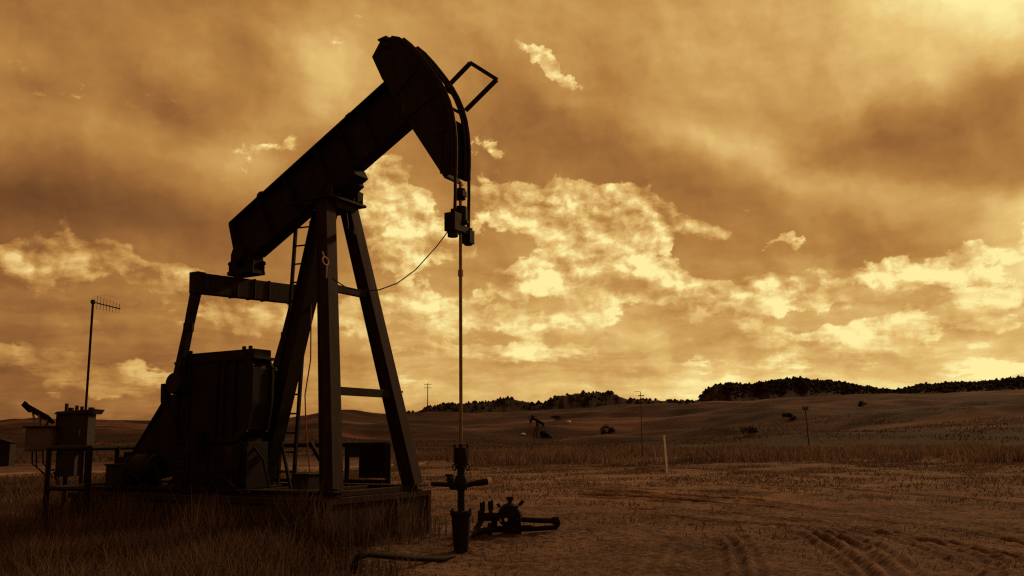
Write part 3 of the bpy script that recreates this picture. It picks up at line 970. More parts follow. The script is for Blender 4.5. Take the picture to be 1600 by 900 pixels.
    guard = gd.build('belt_guard', P, root, .01)
    gb = MB().bar((-4.64, -.3, 2.50), (-5.62, -.3, 1.34), .2, .025)
    gb.bar((-4.7, -.3, 2.36), (-4.62, -.3, 2.30), .05, .05).bar((-5.5, -.3, 1.44), (-5.42, -.3, 1.38), .05, .05)
    gb.build('guard_rim', P, guard)
    mt = MB().lathe((-5.95, 0, 1.02), [(.06, -.38), (.26, -.36), (.30, -.30), (.30, .30), (.26, .36), (.06, .38)], 22, 'Y')
    for k in range(16):
        t = 2 * PI * k / 16
        mt.bar((-5.95 + .305 * math.cos(t), -.28, 1.02 + .305 * math.sin(t)), (-5.95 + .305 * math.cos(t), .28, 1.02 + .305 * math.sin(t)), .02, .03, side=(math.cos(t), 0, math.sin(t)))
    mt.box((-5.95, 0, .74), (.6, .6, .10)).box((-5.86, -.1, 1.36), (.24, .3, .16))
    mt.build('motor', I, root)

    # --- horse head
    C = (-.98, 5.98)
    def outer(z):
        pts = [(.254, 8.425), (.46, 8.43), (.62, 8.37), (.78, 8.22), (.96, 8.01), (1.10, 7.83), (1.24, 7.64), (1.37, 7.45), (1.48, 7.25), (1.57, 7.04), (1.635, 6.82), (1.675, 6.58), (1.695, 6.32), (1.695, 6.06), (1.68, 5.80)]
        return pts
    O = outer(0)
    h = MB()
    inner = [(1.56, 5.74), (.84, 6.80), (.27, 7.70), (.04, 8.16), (.20, 8.38)]
    h.prism(O + inner, -.285, -.26)                                  # near cheek plate, solid
    # far cheek plate stops short of the rim: the light shows between its ties
    Oi = [(C[0] + (p[0] - C[0]) * .885, C[1] + (p[1] - C[1]) * .885) for p in O[3:-1]]
    h.prism([(.254, 8.425), (.46, 8.43)] + Oi + [(1.30, 6.10), (.84, 6.80), (.27, 7.70), (.04, 8.16)], .26, .285)
    rim_o = O
    rim_i = [(C[0] + (p[0] - C[0]) * .972, C[1] + (p[1] - C[1]) * .972) for p in O]
    h.prism(rim_o + rim_i[::-1], .26, .285)
    for k in (3, 11):
        a = Vector((C[0] + (O[k][0] - C[0]) * .86, .272, C[1] + (O[k][1] - C[1]) * .86)); c = Vector((C[0] + (O[k][0] - C[0]) * .975, .272, C[1] + (O[k][1] - C[1]) * .975))
        h.bar(a, c, .02, .10)
    # back edge plates
    for a, c in (((.84, 6.80), (1.56, 5.74)), ((.04, 8.16), (.27, 7.70)), ((.04, 8.16), (.22, 8.40)), ((.22, 8.41), (.46, 8.43))):
        h.bar((a[0], 0, a[1]), (c[0], 0, c[1]), .54, .022)
    h.bar((.17, -.0, 8.43), (.36, 0, 8.455), .60, .03)
    # rails that carry the ropes
    for v, ww in ((-.222, .13), (.19, .19)):
        for a, c in zip(O[1:-1], O[2:]):
            h.bar((a[0], v, a[1]), (c[0], v, c[1]), ww, .03)
    # the lower third of the face is closed by a plate behind the ropes
    for a, c in zip(rim_i[10:-1], rim_i[11:]):
        h.bar((a[0], 0, a[1]), (c[0], 0, c[1]), .53, .02)
    # cross ties and inner diaphragms
    for k in (1, 3, 5, 7, 9, 12):
        p = (C[0] + (O[k][0] - C[0]) * .975, C[1] + (O[k][1] - C[1]) * .975)
        h.bar((p[0], -.27, p[1]), (p[0], .27, p[1]), .055, .03, side=(-(p[1] - C[1]), 0, p[0] - C[0]))
    # welded stiffeners on the near cheek
    for k in (5, 8, 11):
        a = Vector((C[0] + (O[k][0] - C[0]) * (.72 if k < 11 else .90), -.295, C[1] + (O[k][1] - C[1]) * (.72 if k < 11 else .90))); c = Vector((C[0] + (O[k][0] - C[0]) * .96, -.295, C[1] + (O[k][1] - C[1]) * .96))
        h.bar(a, c, .03, .06)
    for f_ in (.93, .985):
        R_ = [(C[0] + (p[0] - C[0]) * f_, C[1] + (p[1] - C[1]) * f_) for p in O]
        for a, c in zip(R_[:-1], R_[1:]):
            h.bar((a[0], -.293, a[1]), (c[0], -.293, c[1]), .018, .022)
    head = h.build('horse_head', P, root, .004)
    # bar loop that stands out from the head
    lp = [Vector((1.30, .29, 7.60)), Vector((1.70, .29, 7.875)), Vector((2.215, .29, 7.465)), Vector((1.60, .29, 7.05))]
    f = MB()
    for a, c in zip(lp[:-1], lp[1:]):
        f.bar(a, c, .06, .065)
    f.bar(lp[0], lp[0] - Vector((.25, 0, .17)), .06, .065)
    f.build('rope_guard', P, head, .006)

    # --- bridle, carrier bar and polished rod
    br = MB()
    for v, zb in ((-.2, 5.02), (.2, 4.93)):
        pts = [(p[0] + .035, v, p[1]) for p in O[2:]] + [(1.715, v, 5.5), (1.70, v, zb)]
        br.tube(pts, .028, 8)
        br.tube([(1.71, v, 5.86), (1.71, v, 5.80)], .04, 8)
    bridle = br.build('bridle', M['cable'], root, smooth=True)
    cb = MB().bar((1.68, -.29, 4.98), (1.68, .27, 4.88), .15, .13, side=(1, 0, 0))
    cb.tube([(1.68, -.22, 5.12), (1.68, -.22, 4.76)], .085, 12).tube([(1.70, .2, 4.98), (1.70, .2, 4.70)], .07, 12)
    cb.box((1.68, -.22, 5.0), (.20, .20, .30)).box((1.70, .2, 4.83), (.15, .15, .22))
    cb.build('carrier_bar', I, bridle, .008)
    rc = MB().tube([(1.68, 0, 5.06), (1.68, 0, 5.30)], .105, 12).box((1.66, 0, 5.18), (.2, .22, .17)).tube([(1.68, 0, 5.02), (1.68, 0, 5.07)], .13, 12)
    rc.tube([(1.68, 0, 5.42), (1.68, 0, 5.60)], .085, 10).box((1.68, 0, 5.51), (.17, .13, .1)).tube([(1.68, .12, 5.2), (1.68, -.12, 5.2)], .03, 8)
    rc.build('rod_clamp', I, bridle, .006)
    MB().tube([(1.68, 0, 5.72), (1.68, 0, 1.2)], .027, 10).tube([(1.68, 0, 4.26), (1.68, 0, 4.16)], .042, 10).build('polished_rod', M['steel'], bridle, smooth=True)

    # --- ladder on the rear post
    ld = MB()
    a0, a1, b0, b1 = Vector((-2.175, .30, 5.62)), Vector((-2.44, .30, .83)), Vector((-1.80, .30, 5.60)), Vector((-2.06, .30, .83))
    ld.bar(a0, a1, .05, .055).bar(b0, b1, .05, .055)
    n = 14
    for k in range(n):
        t = (k + .3) / n
        ld.tube([a0.lerp(a1, t), b0.lerp(b1, t)], .016, 6)
    ld.build('ladder', F, root)
    for t in (.12, .45, .8):
        c = b0.lerp(b1, t)
    # brace between the rear post and the near post
    MB().bar((-2.1, .75, 1.58), (-1.52, .75, .86), .06, .07).build('foot_brace', F, root, .004)
    # ropes left hanging on the post
    MB().tube([(-.36 + .0, 1.0 - .22, 2.75), (-.28, .83, 2.66), (-.30, .86, 2.50), (-.24, .93, 2.42), (-.18, .98, 2.44)], .018, 8).build('rope_loop', M['palerope'], root, smooth=True)
    MB().tube([(-1.5, .1, 5.4), (-1.52, .05, 4.0), (-1.50, .05, 3.0), (-1.58, .02, 2.4), (-1.52, .0, 1.8), (-1.42, 0, 1.2), (-1.4, 0, .86)], .012, 6).build('hanging_rope', M['rope'], root, smooth=True)
    MB().ring((-.40, -.85, 4.5), (1, 0, .2), .07, .012, 14, 6).tube([(-.42, -.86, 4.57), (-.46, -.86, 4.66)], .014, 6).tube([(-.36, -.86, 4.43), (-.40, -.82, 4.22)], .012, 6).build('rope_hook', M['palerope'], root, smooth=True)
    return root

# concrete block
cbk = thing('concrete_block', 'long stained concrete block carrying the pumpjack skid', 'foundation', PUMP_AT, PUMP_TURN)
b = MB().box((-2.9, 0, .365), (6.06, 2.70, .745))
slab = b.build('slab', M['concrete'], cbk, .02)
fr = MB().box((.145, 0, .69), (.05, 2.72, .10)).box((.15, .42, .36), (.05, .06, .56)).box((.15, -1.30, .36), (.05, .09, .62)).box((.15, 1.30, .36), (.05, .09, .62)).box((-2.9, -1.372, .69), (6.1, .05, .10))
fr.build('edge_frame', M['frame'], cbk, .006)
pump = make_pumpjack()

# cable that sags from the carrier bar to the near post
cp = [pump_point(*p) for p in ((1.66, -.30, 4.86), (1.45, -.33, 4.62), (1.10, -.42, 4.26), (.80, -.50, 4.06), (.50, -.58, 3.97), (.18, -.64, 3.98), (-.12, -.66, 4.06), (-.42, -.66, 4.24))]
tag(MB().tube(cp, .010, 6).build('sagging_cable', M['cable'], smooth=True), 'thin cable sagging from the carrier bar to the near post', 'cable')

# ------------------------------------------------------------------ wellhead under the horse head
well = thing('wellhead', 'upright wellhead with stuffing box and tapered casing under the horse head', 'wellhead', pump_point(1.68, 0, -.14), PUMP_TURN)
b = MB().lathe((0, 0, 0), [(.06, -.05), (.10, -.05), (.112, .10), (.142, .45), (.145, .60), (.17, .60), (.17, .66), (.145, .66), (.06, .66)], 22)
for k in range(6):
    t = 2 * PI * k / 6
    b.tube([(.155 * math.cos(t), .155 * math.sin(t), .58), (.155 * math.cos(t), .155 * math.sin(t), .69)], .018, 6)
b.build('casing_head', M['iron'], well, smooth=True)
MB().lathe((0, 0, .66), [(.05, 0), (.055, .02), (.055, .30), (.09, .31), (.10, .36), (.10, .46), (.085, .52), (.06, .54), (.06, .62), (.05, .63)], 18).build('tee', M['iron'], well, smooth=True)
b = MB().lathe((0, 0, 1.28), [(.05, 0), (.07, .01), (.07, .07), (.105, .08), (.11, .12), (.11, .30), (.10, .33), (.03, .34), (.03, .38)], 18)
for k in range(4):
    t = 2 * PI * k / 4 + .4
    b.tube([(.1 * math.cos(t), .1 * math.sin(t), .0 + 1.38), (.1 * math.cos(t), .1 * math.sin(t), 1.66)], .018, 6)
b.ring((-.09, -.05, 1.31), (.4, 1, 0), .045, .011, 12, 6).ring((.09, .05, 1.31), (.4, 1, 0), .045, .011, 12, 6)
b.build('stuffing_box', M['iron'], well, smooth=True)
b = MB().tube([(-.07, .04, 1.07), (-.35, .30, 1.04), (-.80, .75, 1.01), (-1.35, 1.18, .99)], .045, 10)
b.tube([(-.32, .28, 1.0), (-.40, .34, 1.09)], .075, 10).tube([(-.62, .58, 1.02), (-.62, .58, 1.16)], .03, 8).tube([(-.7, .62, 1.16), (-.53, .55, 1.16)], .022, 8)
b.build('bleed_pipe', M['iron'], well, smooth=True)
b = MB().tube([(.07, .05, 1.04), (.20, .16, 1.07)], .04, 10).tube([(.18, .145, 1.065), (.32, .26, 1.09)], .05, 10)
b.build('outlet_pipe', M['iron'], well, smooth=True)
MB().tube([(.32, .26, 1.09), (.37, .30, 1.10)], .052, 12).build('pipe_cap', M['white'], well, smooth=True)

# flow line on the ground towards the camera's left
tag(MB().tube([(-2.02, 11.75, -.12), (-2.02, 11.75, .08), (-1.99, 11.79, .13), (-1.90, 11.92, .15), (-1.40, 12.65, .0), (-1.05, 13.25, -.09), (-.90, 13.55, -.10)], .042, 12)
    .tube([(-2.02, 11.75, -.1), (-2.02, 11.75, .05)], .07, 12).build('flow_line', M['rubber'], smooth=True), 'dark pipe with upturned end lying on grass left of the wellhead', 'pipe')

# valve manifold on the far side of the wellhead
mx, my = -.05, 15.75
man = thing('valve_manifold', 'low pipe manifold with a round valve on the dirt right of the wellhead', 'manifold', (mx, my, -.05))
b = MB().tube([(-.78, -1.2, .12), (-.6, -.35, .12), (-.35, -.02, .13), (.1, 0, .14), (.35, 0, .14)], .055, 12)
b.tube([(-.30, -.02, .13), (-.30, -.02, .34)], .05, 12).tube([(-.62, -.3, .12), (-.5, -.05, .32), (-.30, .0, .34), (.05, .02, .30)], .05, 12)
for x in (-.38, -.12, .12):
    b.tube([(x - .035, 0, .14), (x + .035, 0, .14)], .10, 12)
b.build('pipe_run', M['iron'], man, smooth=True)
b = MB().tube([(.0, 0, .30), (.35, .05, .27), (.70, .12, .25), (.78, .13, .25)], .045, 12).tube([(.1, 0, .14), (.4, .03, .13), (.76, .10, .14), (.80, .11, .2), (.79, .12, .25)], .04, 12)
b.tube([(.70, .12, .25), (.80, .13, .25)], .07, 12)
b.build('pipe_run', M['iron'], man, smooth=True)
b = MB().lathe((-.03, -.02, .36), [(.04, -.14), (.17, -.12), (.21, -.06), (.21, .06), (.17, .12), (.04, .14)], 20, 'Y')
b.box((-.03, -.02, .15), (.24, .22, .2)).tube([(-.03, -.02, .55), (-.03, -.02, .66)], .035, 8).box((-.03, -.02, .64), (.12, .07, .06))
b.tube([(.12, -.02, .52), (.2, -.02, .60)], .03, 8).tube([(-.2, -.02, .5), (-.24, -.02, .56)], .03, 8)
b.build('valve', M['iron'], man, smooth=True)
for x, zz in ((-.50, .60), (-.36, .62)):
    b = MB().tube([(x, -.02, .28), (x, -.02, zz - .05)], .035, 8).box((x, -.02, zz - .09), (.09, .08, .14)).tube([(x, -.02, zz - .06), (x + .03, -.02, zz)], .02, 8)
    b.build('valve_stem', M['iron'], man)
b = MB().tube([(-.55, -.02, .34), (-.12, -.02, .34)], .07, 12).tube([(-.58, -.02, .34), (-.54, -.02, .34)], .11, 12)
b.build('valve_body', M['iron'], man, smooth=True)
MB().tube([(-.17, -.10, .30), (-.17, -.14, .30)], .035, 12).tube([(-.10, -.14, .30), (-.10, -.18, .30)], .03, 12).build('gauge', M['white'], man, smooth=True)
MB().bar((-.12, -.02, .15), (-.16, -.2, -.12), .05, .05).bar((.05, -.02, .1), (.08, -.02, -.1), .05, .05).build('support', M['frame'], man)

# ------------------------------------------------------------------ guard rail round the machine
gf = thing('guard_rail', 'dark pipe guard rail round the left end and rear of the pumpjack', 'guard rail', PUMP_AT, PUMP_TURN)
for pts in ([(-4.6, -1.95), (-5.75, -1.95), (-5.9, -1.8), (-5.9, 1.75), (-5.75, 1.9), (-1.2, 1.9)],):
    for name, z in (('top_rail', 1.53), ('lower_rail', .84)):
        MB().tube([(x, y, z) for x, y in pts], .045 if z > 1 else .038, 10).build(name, M['iron'], gf, smooth=True)
    for x, y in ((-4.6, -1.95), (-5.72, -1.95), (-5.9, -.45), (-5.9, 1.0), (-5.7, 1.9), (-4.2, 1.9), (-2.2, 1.9), (-1.2, 1.9)):
        MB().tube([(x, y, -.15), (x, y, 1.54)], .05, 10).box((x, y, .02), (.16, .16, .02)).build('post', M['iron'], gf, smooth=True)
sb = thing('sign_board', 'dark square board hung on the rear guard rail between the posts', 'board', pump_point(-1.52, 1.84, 1.22), PUMP_TURN)
MB().box((0, 0, 0), (.60, .02, .58)).build('panel', M['board'], sb, .004)
MB().box((0, 0, .30), (.64, .035, .03)).box((0, 0, -.30), (.64, .035, .03)).box((-.31, 0, 0), (.03, .035, .57)).box((.31, 0, 0), (.03, .035, .57)).build('rim', M['frame'], sb)
s2 = thing('notice_plate', 'small dark plate on the rear guard rail beside the board', 'board', pump_point(-2.02, 1.84, 1.40), PUMP_TURN)
MB().box((0, 0, 0), (.32, .02, .22)).build('panel', M['dullcab'], s2, .004)
MB().box((0, .0, .12), (.34, .03, .02)).build('hanger', M['frame'], s2)

# ------------------------------------------------------------------ electrical cabinets, solar panel and antenna on the left
cab_at = Vector((-8.5, 17.3, 0))
jb = thing('junction_box', 'pale enamel junction box with hanging cables, leftmost of the two boxes', 'electrical box', (-8.95, 17.2, 1.70))
MB().box((0, 0, 0), (.50, .26, .44)).build('case', M['cabinet'], jb, .015)
MB().box((0, -.136, -.005), (.45, .016, .39)).build('door', M['cabinet'], jb, .006)
MB().box((0, -.02, .235), (.56, .34, .03)).build('hood', M['dullcab'], jb, .006)
for k, (x0, x1, d) in enumerate(((-.16, .22, .42), (-.08, .26, .50), (.04, .28, .40), (.12, .30, .52))):
    MB().tube([(x0, 0, -.2), (x0 + .02, 0, -.2 - d * .6), ((x0 + x1) / 2 + .05, 0, -.2 - d), (x1 + .04, .02, -.2 - d * .85), (x1 + .08, .04, -.25 - d * 1.2)], .014, 6).build('cable', M['rubber'], jb, smooth=True)
cc = thing('control_cabinet', 'tall dull control cabinet on two posts behind the junction box', 'electrical box', (-8.42, 17.45, 1.86))
MB().box((-.02, 0, -.02), (.62, .34, .66)).build('case', M['dullcab'], cc, .012)
MB().box((-.02, -.178, -.02), (.56, .016, .60)).build('door', M['dullcab'], cc, .006)
MB().box((.16, -.19, -.04), (.025, .02, .12)).build('handle', M['steel'], cc)
MB().prism([(-.36, .31), (.38, .31), (.44, .40), (-.30, .36)], -.22, .20).build('hood', M['dullcab'], cc, .006)
MB().box((-.12, .0, -.62), (.36, .24, .48)).build('lower_case', M['dullcab'], cc, .01)
for x in (-.24, .16):
    MB().box((x, .22, -.75), (.09, .09, 2.4)).build('post', M['frame'], cc, .006)
for x, h in ((-.22, .16), (-.02, .12), (.08, .1)):
    MB().tube([(x, 0, .30), (x, 0, .36 + h)], .035, 8).build('vent_cap', M['dullcab'], cc)
sp = thing('solar_panel', 'small dark solar panel tilted above the junction box', 'solar panel', (-9.02, 17.2, 2.17))
ax = Vector((.86, .0, -.46)).normalized(); nz = Vector((.46, .34, .86)).normalized(); ay = nz.cross(ax).normalized(); nz = ax.cross(ay)
MB().box((-.02, 0, .02), (.52, .34, .03), (ax, ay, nz)).build('panel', M['solar'], sp)
MB().box(Vector((-.02, 0, .02)) + ax * .26, (.03, .38, .06), (ax, ay, nz)).box(Vector((-.02, 0, .02)) - ax * .26, (.05, .38, .10), (ax, ay, nz)).box(Vector((-.02, 0, .02)) - ay * .18, (.54, .03, .06), (ax, ay, nz)).box(Vector((-.02, 0, .02)) + ay * .18, (.54, .03, .06), (ax, ay, nz)).build('frame', M['rubber'], sp)
MB().tube([(.0, 0, 0), (.02, 0, -.24)], .03, 8).tube([(.18, 0, -.08), (.12, 0, -.24)], .03, 8).tube([(-.14, 0, .06), (-.06, 0, -.24)], .02, 8).build('bracket', M['steel'], sp, smooth=True)
am = thing('antenna_mast', 'slim antenna mast with a small comb aerial beside the cabinet', 'antenna', (-8.22, 17.35, 0))
MB().tube([(0, 0, -.1), (0, 0, 2.2)], .036, 10).tube([(0, 0, 2.2), (0, 0, 4.38)], .023, 10).build('mast', M['frame'], am, smooth=True)
bx = Vector((.93, .25, -.26)).normalized()
MB().tube([Vector((-.05, 0, 4.36)), Vector((0, 0, 4.36)) + bx * .52], .011, 8).box((0, 0, 4.35), (.06, .06, .08)).build('boom', M['frame'], am)
b = MB()
el_ax = Vector((.18, -.35, .92)).normalized()
for k in range(8):
    c = Vector((0, 0, 4.36)) + bx * (.08 + .06 * k)
    hl = .14 - .006 * k
    b.tube([c - el_ax * hl, c + el_ax * hl], .0045, 5)
b.build('aerial_rods', M['steel'], am)
# ------------------------------------------------------------------ far things
def on_land(px, dist):
    a, e = az_el(px, 690)
    x, y = dist * math.sin(math.radians(a)), dist * math.cos(math.radians(a))
    return Vector((x, y, ground_z(x, y)))

# second pumpjack far off on the slope: same make, its head turned away to the left
p = on_land(836, 300)
far_pump = copy_tree(pump)
far_pump.location = p - Vector((0, 0, .3))
far_pump.rotation_euler = (0, 0, math.radians(155))
tag(far_pump, 'tiny far pumpjack on the slope beyond the wellhead', 'pumpjack')
pump['group'] = far_pump['group'] = 'oil pumpjacks'

# marker stake
st = on_level(1043, 740, ground_z(7.1, 42.4))
tag(MB().bar((0, 0, -.2), (-.09, 0, 1.78), .09, .04, side=(1, 0, 0)).build('marker_stake', M['marker'], None, .004, loc=st), 'leaning white marker stake standing alone in the dirt', 'stake')

def utility_pole(px, dist, top_py, arms, label, r=.14, lean=0.0):
    p = on_land(px, dist)
    top = at(px, top_py, dist * math.cos(math.atan2(p.x, p.y)))
    h = top.z - p.z
    t = thing('utility_pole', label, 'pole', p, 0, 'utility poles')
    MB().tube([(0, 0, -.5), (lean * h, 0, h)], [r, r * .75], 8).build('pole', M['wood'], t, smooth=True)
    for dz, w in arms:
        MB().box((lean * h, -.15, h - dz), (w, .16, .22)).build('crossarm', M['wood'], t)
        for k in (-.45, -.2, .2, .45):
            MB().tube([(lean * h + k * w, -.15, h - dz + .1), (lean * h + k * w, -.15, h - dz + .45)], .09, 6).build('insulator', M['iron'], t)
    return t
utility_pole(668, 520, 599, ((.8, 4.2), (2.6, 4.2)), 'far two armed utility pole on the skyline left of the rod', .30)
utility_pole(1264, 150, 636, ((.35, .9),), 'short dark pole leaning in the grass below the mesa', .10, -.04)
pp = on_land(1003, 63)
ph = at(1003, 612, 63 * math.cos(math.atan2(pp.x, pp.y))).z - pp.z
t = thing('thin_pole', 'very thin tall pole with a small crossbar behind the white stake', 'pole', pp)
MB().tube([(0, 0, -.2), (.02, 0, ph)], [.035, .022], 8).build('pole', M['wood'], t, smooth=True)
MB().tube([(-.42, 0, ph), (.02, 0, ph)], .015, 6).build('arm', M['iron'], t)
MB().box((.05, 0, ph - .28), (.44, .05, .06)).build('crossbar', M['iron'], t)

# pale boulders on the slope
for i, (px, d, s, lab) in enumerate(((818, 330, .75, 'pale boulder on the slope just left of the far pumpjack'), (889, 360, .9, 'pale boulder on the slope right of the far pumpjack'))):
    p = on_land(px, d)
    bm = bmesh.new()
    bmesh.ops.create_icosphere(bm, subdivisions=2, radius=s)
    for v in bm.verts:
        k = 1 + .5 * (vnoise(np.array([v.co.x * 1.7 + 3 * i]), np.array([v.co.y * 1.7 + v.co.z]))[0])
        v.co = Vector((v.co.x * k * 1.2, v.co.y * k, v.co.z * k * .75))
    me = bpy.data.meshes.new('boulder'); bm.to_mesh(me); bm.free()
    me.materials.append(M['white'])
    o = bpy.data.objects.new('boulder', me); COL.objects.link(o)
    o.location = p + Vector((0, 0, s * .3))
    tag(o, lab, 'boulder', 'pale boulders on the slope')

# leafy shrubs dotted over the slope
leaf_mat = material('dusty dark leaves', (.014, .010, .011), (.030, .021, .02), 1.0, 3.0, bump=0, spec=.1)
def shrub(px, dist, h, w, label, seed):
    rng = np.random.default_rng(seed)
    p = on_land(px, dist)
    t = thing('shrub', label, 'shrub', p, 0, 'dark shrubs on the slope')
    b = MB()
    for k in range(6):
        a = rng.uniform(0, 2 * PI)
        b.tube([(0, 0, -.1), (w * .2 * math.cos(a), w * .2 * math.sin(a), h * .4), (w * .38 * math.cos(a), w * .38 * math.sin(a), h * rng.uniform(.6, .85))], [.06 * h / 2, .04 * h / 2, .015 * h / 2], 5)
    b.build('stem', M['wood'], t)
    n = 520
    c = rng.normal(0, 1, (n, 3)); c /= np.linalg.norm(c, axis=1)[:, None]
    c *= (rng.random(n) ** .5)[:, None]
    clump = rng.random((9, 3)) - .5
    c = c * .30 + clump[rng.integers(0, 9, n)] * np.array([1.1, 1.1, .8])
    c = c * np.array([w, w, h]) + np.array([0, 0, h * .58])
    c[:, 2] = np.maximum(c[:, 2], .05)
    s = h * .09
    d1 = rng.normal(0, 1, (n, 3)); d2 = rng.normal(0, 1, (n, 3))
    V = np.stack([c - d1 * s * .6, c + d2 * s * .5, c + d1 * s * .6, c - d2 * s * .5], 1).reshape(-1, 3)
    o = mesh_np('foliage', V, quads=np.arange(n * 4).reshape(-1, 4), mat=leaf_mat)
    o.parent = t
shrub(950, 330, 3.4, 4.0, 'dark shrub on the slope right of the pale boulders', 1)
shrub(1172, 250, 2.0, 3.6, 'low dark shrub on the edge of the gully below the mesa', 2)
shrub(1236, 330, 2.6, 3.6, 'dark shrub on the slope straight below the mesa', 3)
shrub(1352, 420, 2.4, 3.2, 'small dark shrub on the open slope below the ridge', 4)
shrub(868, 380, 2.0, 4.2, 'low spreading shrub between the two pale boulders', 5)
hut = thing('tank_shed', 'small dark shed cut by the left edge of the picture', 'shed', on_land(6, 95), math.radians(12))
MB().box((0, 0, 1.0), (1.6, 1.6, 2.2)).build('wall', M['paint'], hut, .02)
MB().prism([(-1.0, 2.1), (1.0, 2.1), (.0, 2.4)], -.95, .95).build('roof', M['rubber'], hut)
MB().box((.1, -.82, .85), (.7, .04, 1.6)).build('door', M['paint'], hut)
# ------------------------------------------------------------------ grass
def grass_material(name, cols):
    m = bpy.data.materials.new(name)
    m.use_nodes = True
    N = Net(m.node_tree)
    tone = N.node('ShaderNodeAttribute', attribute_name='tone').outputs['Fac']
    k = len(cols)
    col = N.ramp(tone, [(i / (k - 1), (*c, 1)) for i, c in enumerate(cols)])
    d = N.node('ShaderNodeBsdfDiffuse'); N.put(d.inputs[0], col)
    t = N.node('ShaderNodeBsdfTranslucent'); N.put(t.inputs[0], col)
    mx = N.node('ShaderNodeMixShader'); mx.inputs[0].default_value = .35
    N.l.new(d.outputs[0], mx.inputs[1]); N.l.new(t.outputs[0], mx.inputs[2])
    out = N.node('ShaderNodeOutputMaterial'); N.l.new(mx.outputs[0], out.inputs[0])
    return m
STRAW = grass_material('dry grass straw', [(.045, .030, .028), (.105, .072, .062), (.18, .128, .105), (.29, .21, .165)])

def grass(name, label, x, y, h, w, lean, seed, tone_bias=0.0):
    rng = np.random.default_rng(seed)
    n = len(x)
    z = land_height(x, y) - .03
    if np.hypot(x, y).max() < 70:
        d, _ = land_detail(x, y)
        z = z + np.minimum(d, 0)
    a = rng.uniform(0, 2 * PI, n)
    face = rng.uniform(0, PI, n)
    lx, ly = np.cos(a) * lean * h * rng.random(n), np.sin(a) * lean * h * rng.random(n)
    bx, by = np.cos(face) * w / 2, np.sin(face) * w / 2
    base = np.stack([x, y, z], 1)
    L = np.stack([bx, by, 0 * bx], 1)
    mid = base + np.stack([lx * .3, ly * .3, h * .55], 1)
    tip = base + np.stack([lx, ly, h * rng.uniform(.85, 1, n)], 1)
    V = np.stack([base - L, base + L, mid + L * .75, mid - L * .75, tip + L * .12, tip - L * .12], 1).reshape(-1, 3)
    o = np.arange(n)[:, None] * 6
    Q = np.concatenate([o + np.array([[0, 1, 2, 3]]), o + np.array([[3, 2, 4, 5]])], 0)
    tone = np.clip(rng.beta(2, 2.4, n) * .9 + tone_bias + .35 * fbm(x / 3, y / 3, 2), 0, 1)
    ob = mesh_np(name, V, quads=Q, mat=STRAW, attrs={'tone': np.repeat(tone, 6)})
    return tag(ob, label, kind='stuff')

def spots(n, r0, r1, a0, a1, seed, clump=0.0, thr=-1, sc=1.0):
    """ground points between two distances and two bearings, gathered in clumps"""
    rng = np.random.default_rng(seed)
    r = np.sqrt(rng.uniform(r0 ** 2, r1 ** 2, n)); a = np.radians(rng.uniform(a0, a1, n))
    x, y = r * np.sin(a), r * np.cos(a)
    k = fbm(x / sc, y / sc, 3) > thr + rng.normal(0, .08, n)
    return x[k], y[k]

def off_block(x, y, m=.0):
    c, s = math.cos(PUMP_TURN), math.sin(PUMP_TURN)
    dx, dy = x - PUMP_AT[0], y - PUMP_AT[1]
    u, v = c * dx + s * dy, -s * dx + c * dy
    return ~((u > -5.95 - m) & (u < .18 + m) & (np.abs(v) < 1.42 + m))

# tall grass in the left foreground and round the block
rng = np.random.default_rng(40)
x, y = spots(90000, 8.5, 24, -36, -3, 41, thr=-.35, sc=.9)
keep = off_block(x, y) & (x < -1.4 - (y - 9) * -.02)
keep &= ~((x > -3.1) & (y > 12.6))          # trodden bare in front of the block's end
edge = 1 - sstep(x, -3.6, -1.3)
keep &= rng.random(len(x)) < np.clip(edge + .12, 0, 1)
x, y = x[keep], y[keep]
h = (.18 + .34 * rng.random(len(x))) * (.7 + .7 * (fbm(x / 1.1, y / 1.1, 2) + .5)) * (.55 + .45 * (1 - sstep(x, -3.5, -1.5)))
grass('tall_grass', 'tall dry grass in the left foreground', x, y, h, .012 + .008 * rng.random(len(x)), .6, 42, .02)
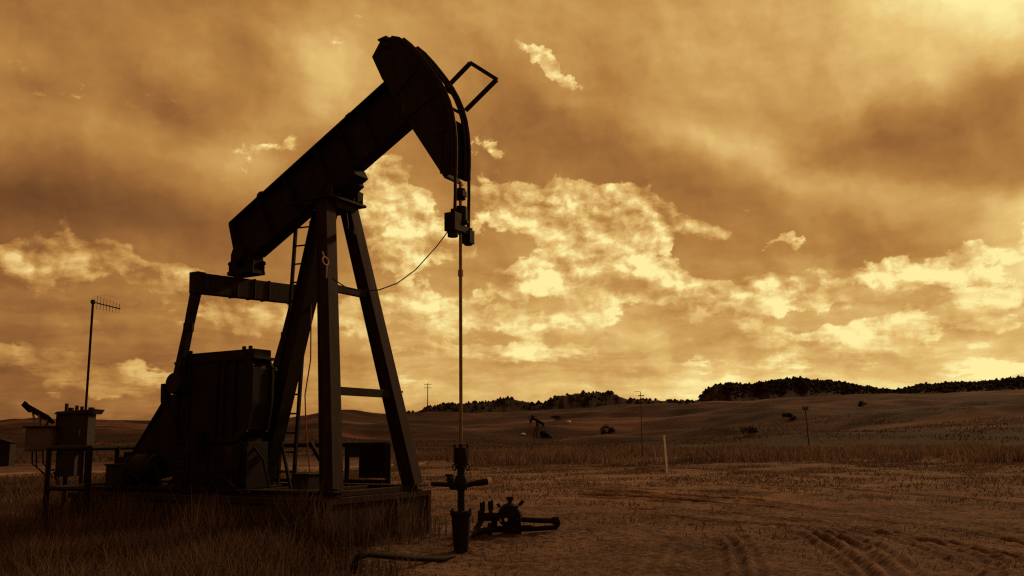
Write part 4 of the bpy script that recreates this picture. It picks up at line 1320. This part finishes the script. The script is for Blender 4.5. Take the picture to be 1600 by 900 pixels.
# stalks along the block's near side and end
n = 7000
u = rng.uniform(-6.3, .6, n); v = -1.42 - np.abs(rng.normal(0, .45, n))
k = rng.random(n) < .05
u[k], v[k] = .2 + np.abs(rng.normal(0, .35, k.sum())), rng.uniform(-1.6, 1.4, k.sum())
c, s = math.cos(PUMP_TURN), math.sin(PUMP_TURN)
x, y = PUMP_AT[0] + c * u - s * v, PUMP_AT[1] + s * u + c * v
grass('weeds', 'thin weed stalks along the near side of the concrete block', x, y, (.25 + .65 * rng.random(n) ** 1.6) * (.6 + .8 * (fbm(x / .8, y / .8, 2) + .5)), .012 * np.ones(n), .45, 43, .02)
# short stubble over the pad
x, y = spots(150000, 9, 60, -34, 34, 44, thr=.0, sc=2.2)
_, worn = land_detail(x, y)
keep = off_block(x, y) & (worn < .35)
x, y = x[keep], y[keep]
r = np.hypot(x, y)
grass('stubble', 'short dry stubble scattered over the dirt pad', x, y, (.03 + .09 * rng.random(len(x)) ** 2) * (1 + r / 60), .012 + r * .0006, .9, 45, .05)
x, y = spots(110000, 9, 24, -12, 34, 52, thr=-.05, sc=.8)
_, worn = land_detail(x, y)
keep = off_block(x, y) & (worn < .45)
x, y = x[keep], y[keep]
grass('stubble', 'very short straw lying over the near dirt', x, y, .02 + .06 * rng.random(len(x)) ** 2, .010 * np.ones(len(x)), 1.6, 53, .12)
# tall band at the far edge of the pad
x, y = spots(90000, 60, 108, -7.5, 40, 46, thr=-.10, sc=5)
h = (.22 + .5 * rng.random(len(x)) ** 1.5) * (.5 + 1.1 * (fbm(x / 4, y / 4, 2) + .5))
grass('tall_grass', 'band of tall dry grass along the far edge of the pad', x, y, h, .05 + .03 * rng.random(len(x)), .6, 47, .24)
x, y = spots(26000, 26, 48, -40, -9, 48, thr=-.15, sc=5)
grass('tall_grass', 'dry grass field between the machine and the gravel road', x, y, .2 + .3 * rng.random(len(x)), .03 + .02 * rng.random(len(x)), .6, 49, .0)
# tussocks on the first slopes
x, y = spots(110000, 104, 330, -40, 40, 50, thr=.02, sc=16)
grass('tussocks', 'dark tussocks scattered over the first slopes', x, y, .18 + .42 * rng.random(len(x)) ** 1.5, .10 + .2 * rng.random(len(x)), .7, 51, -.06)
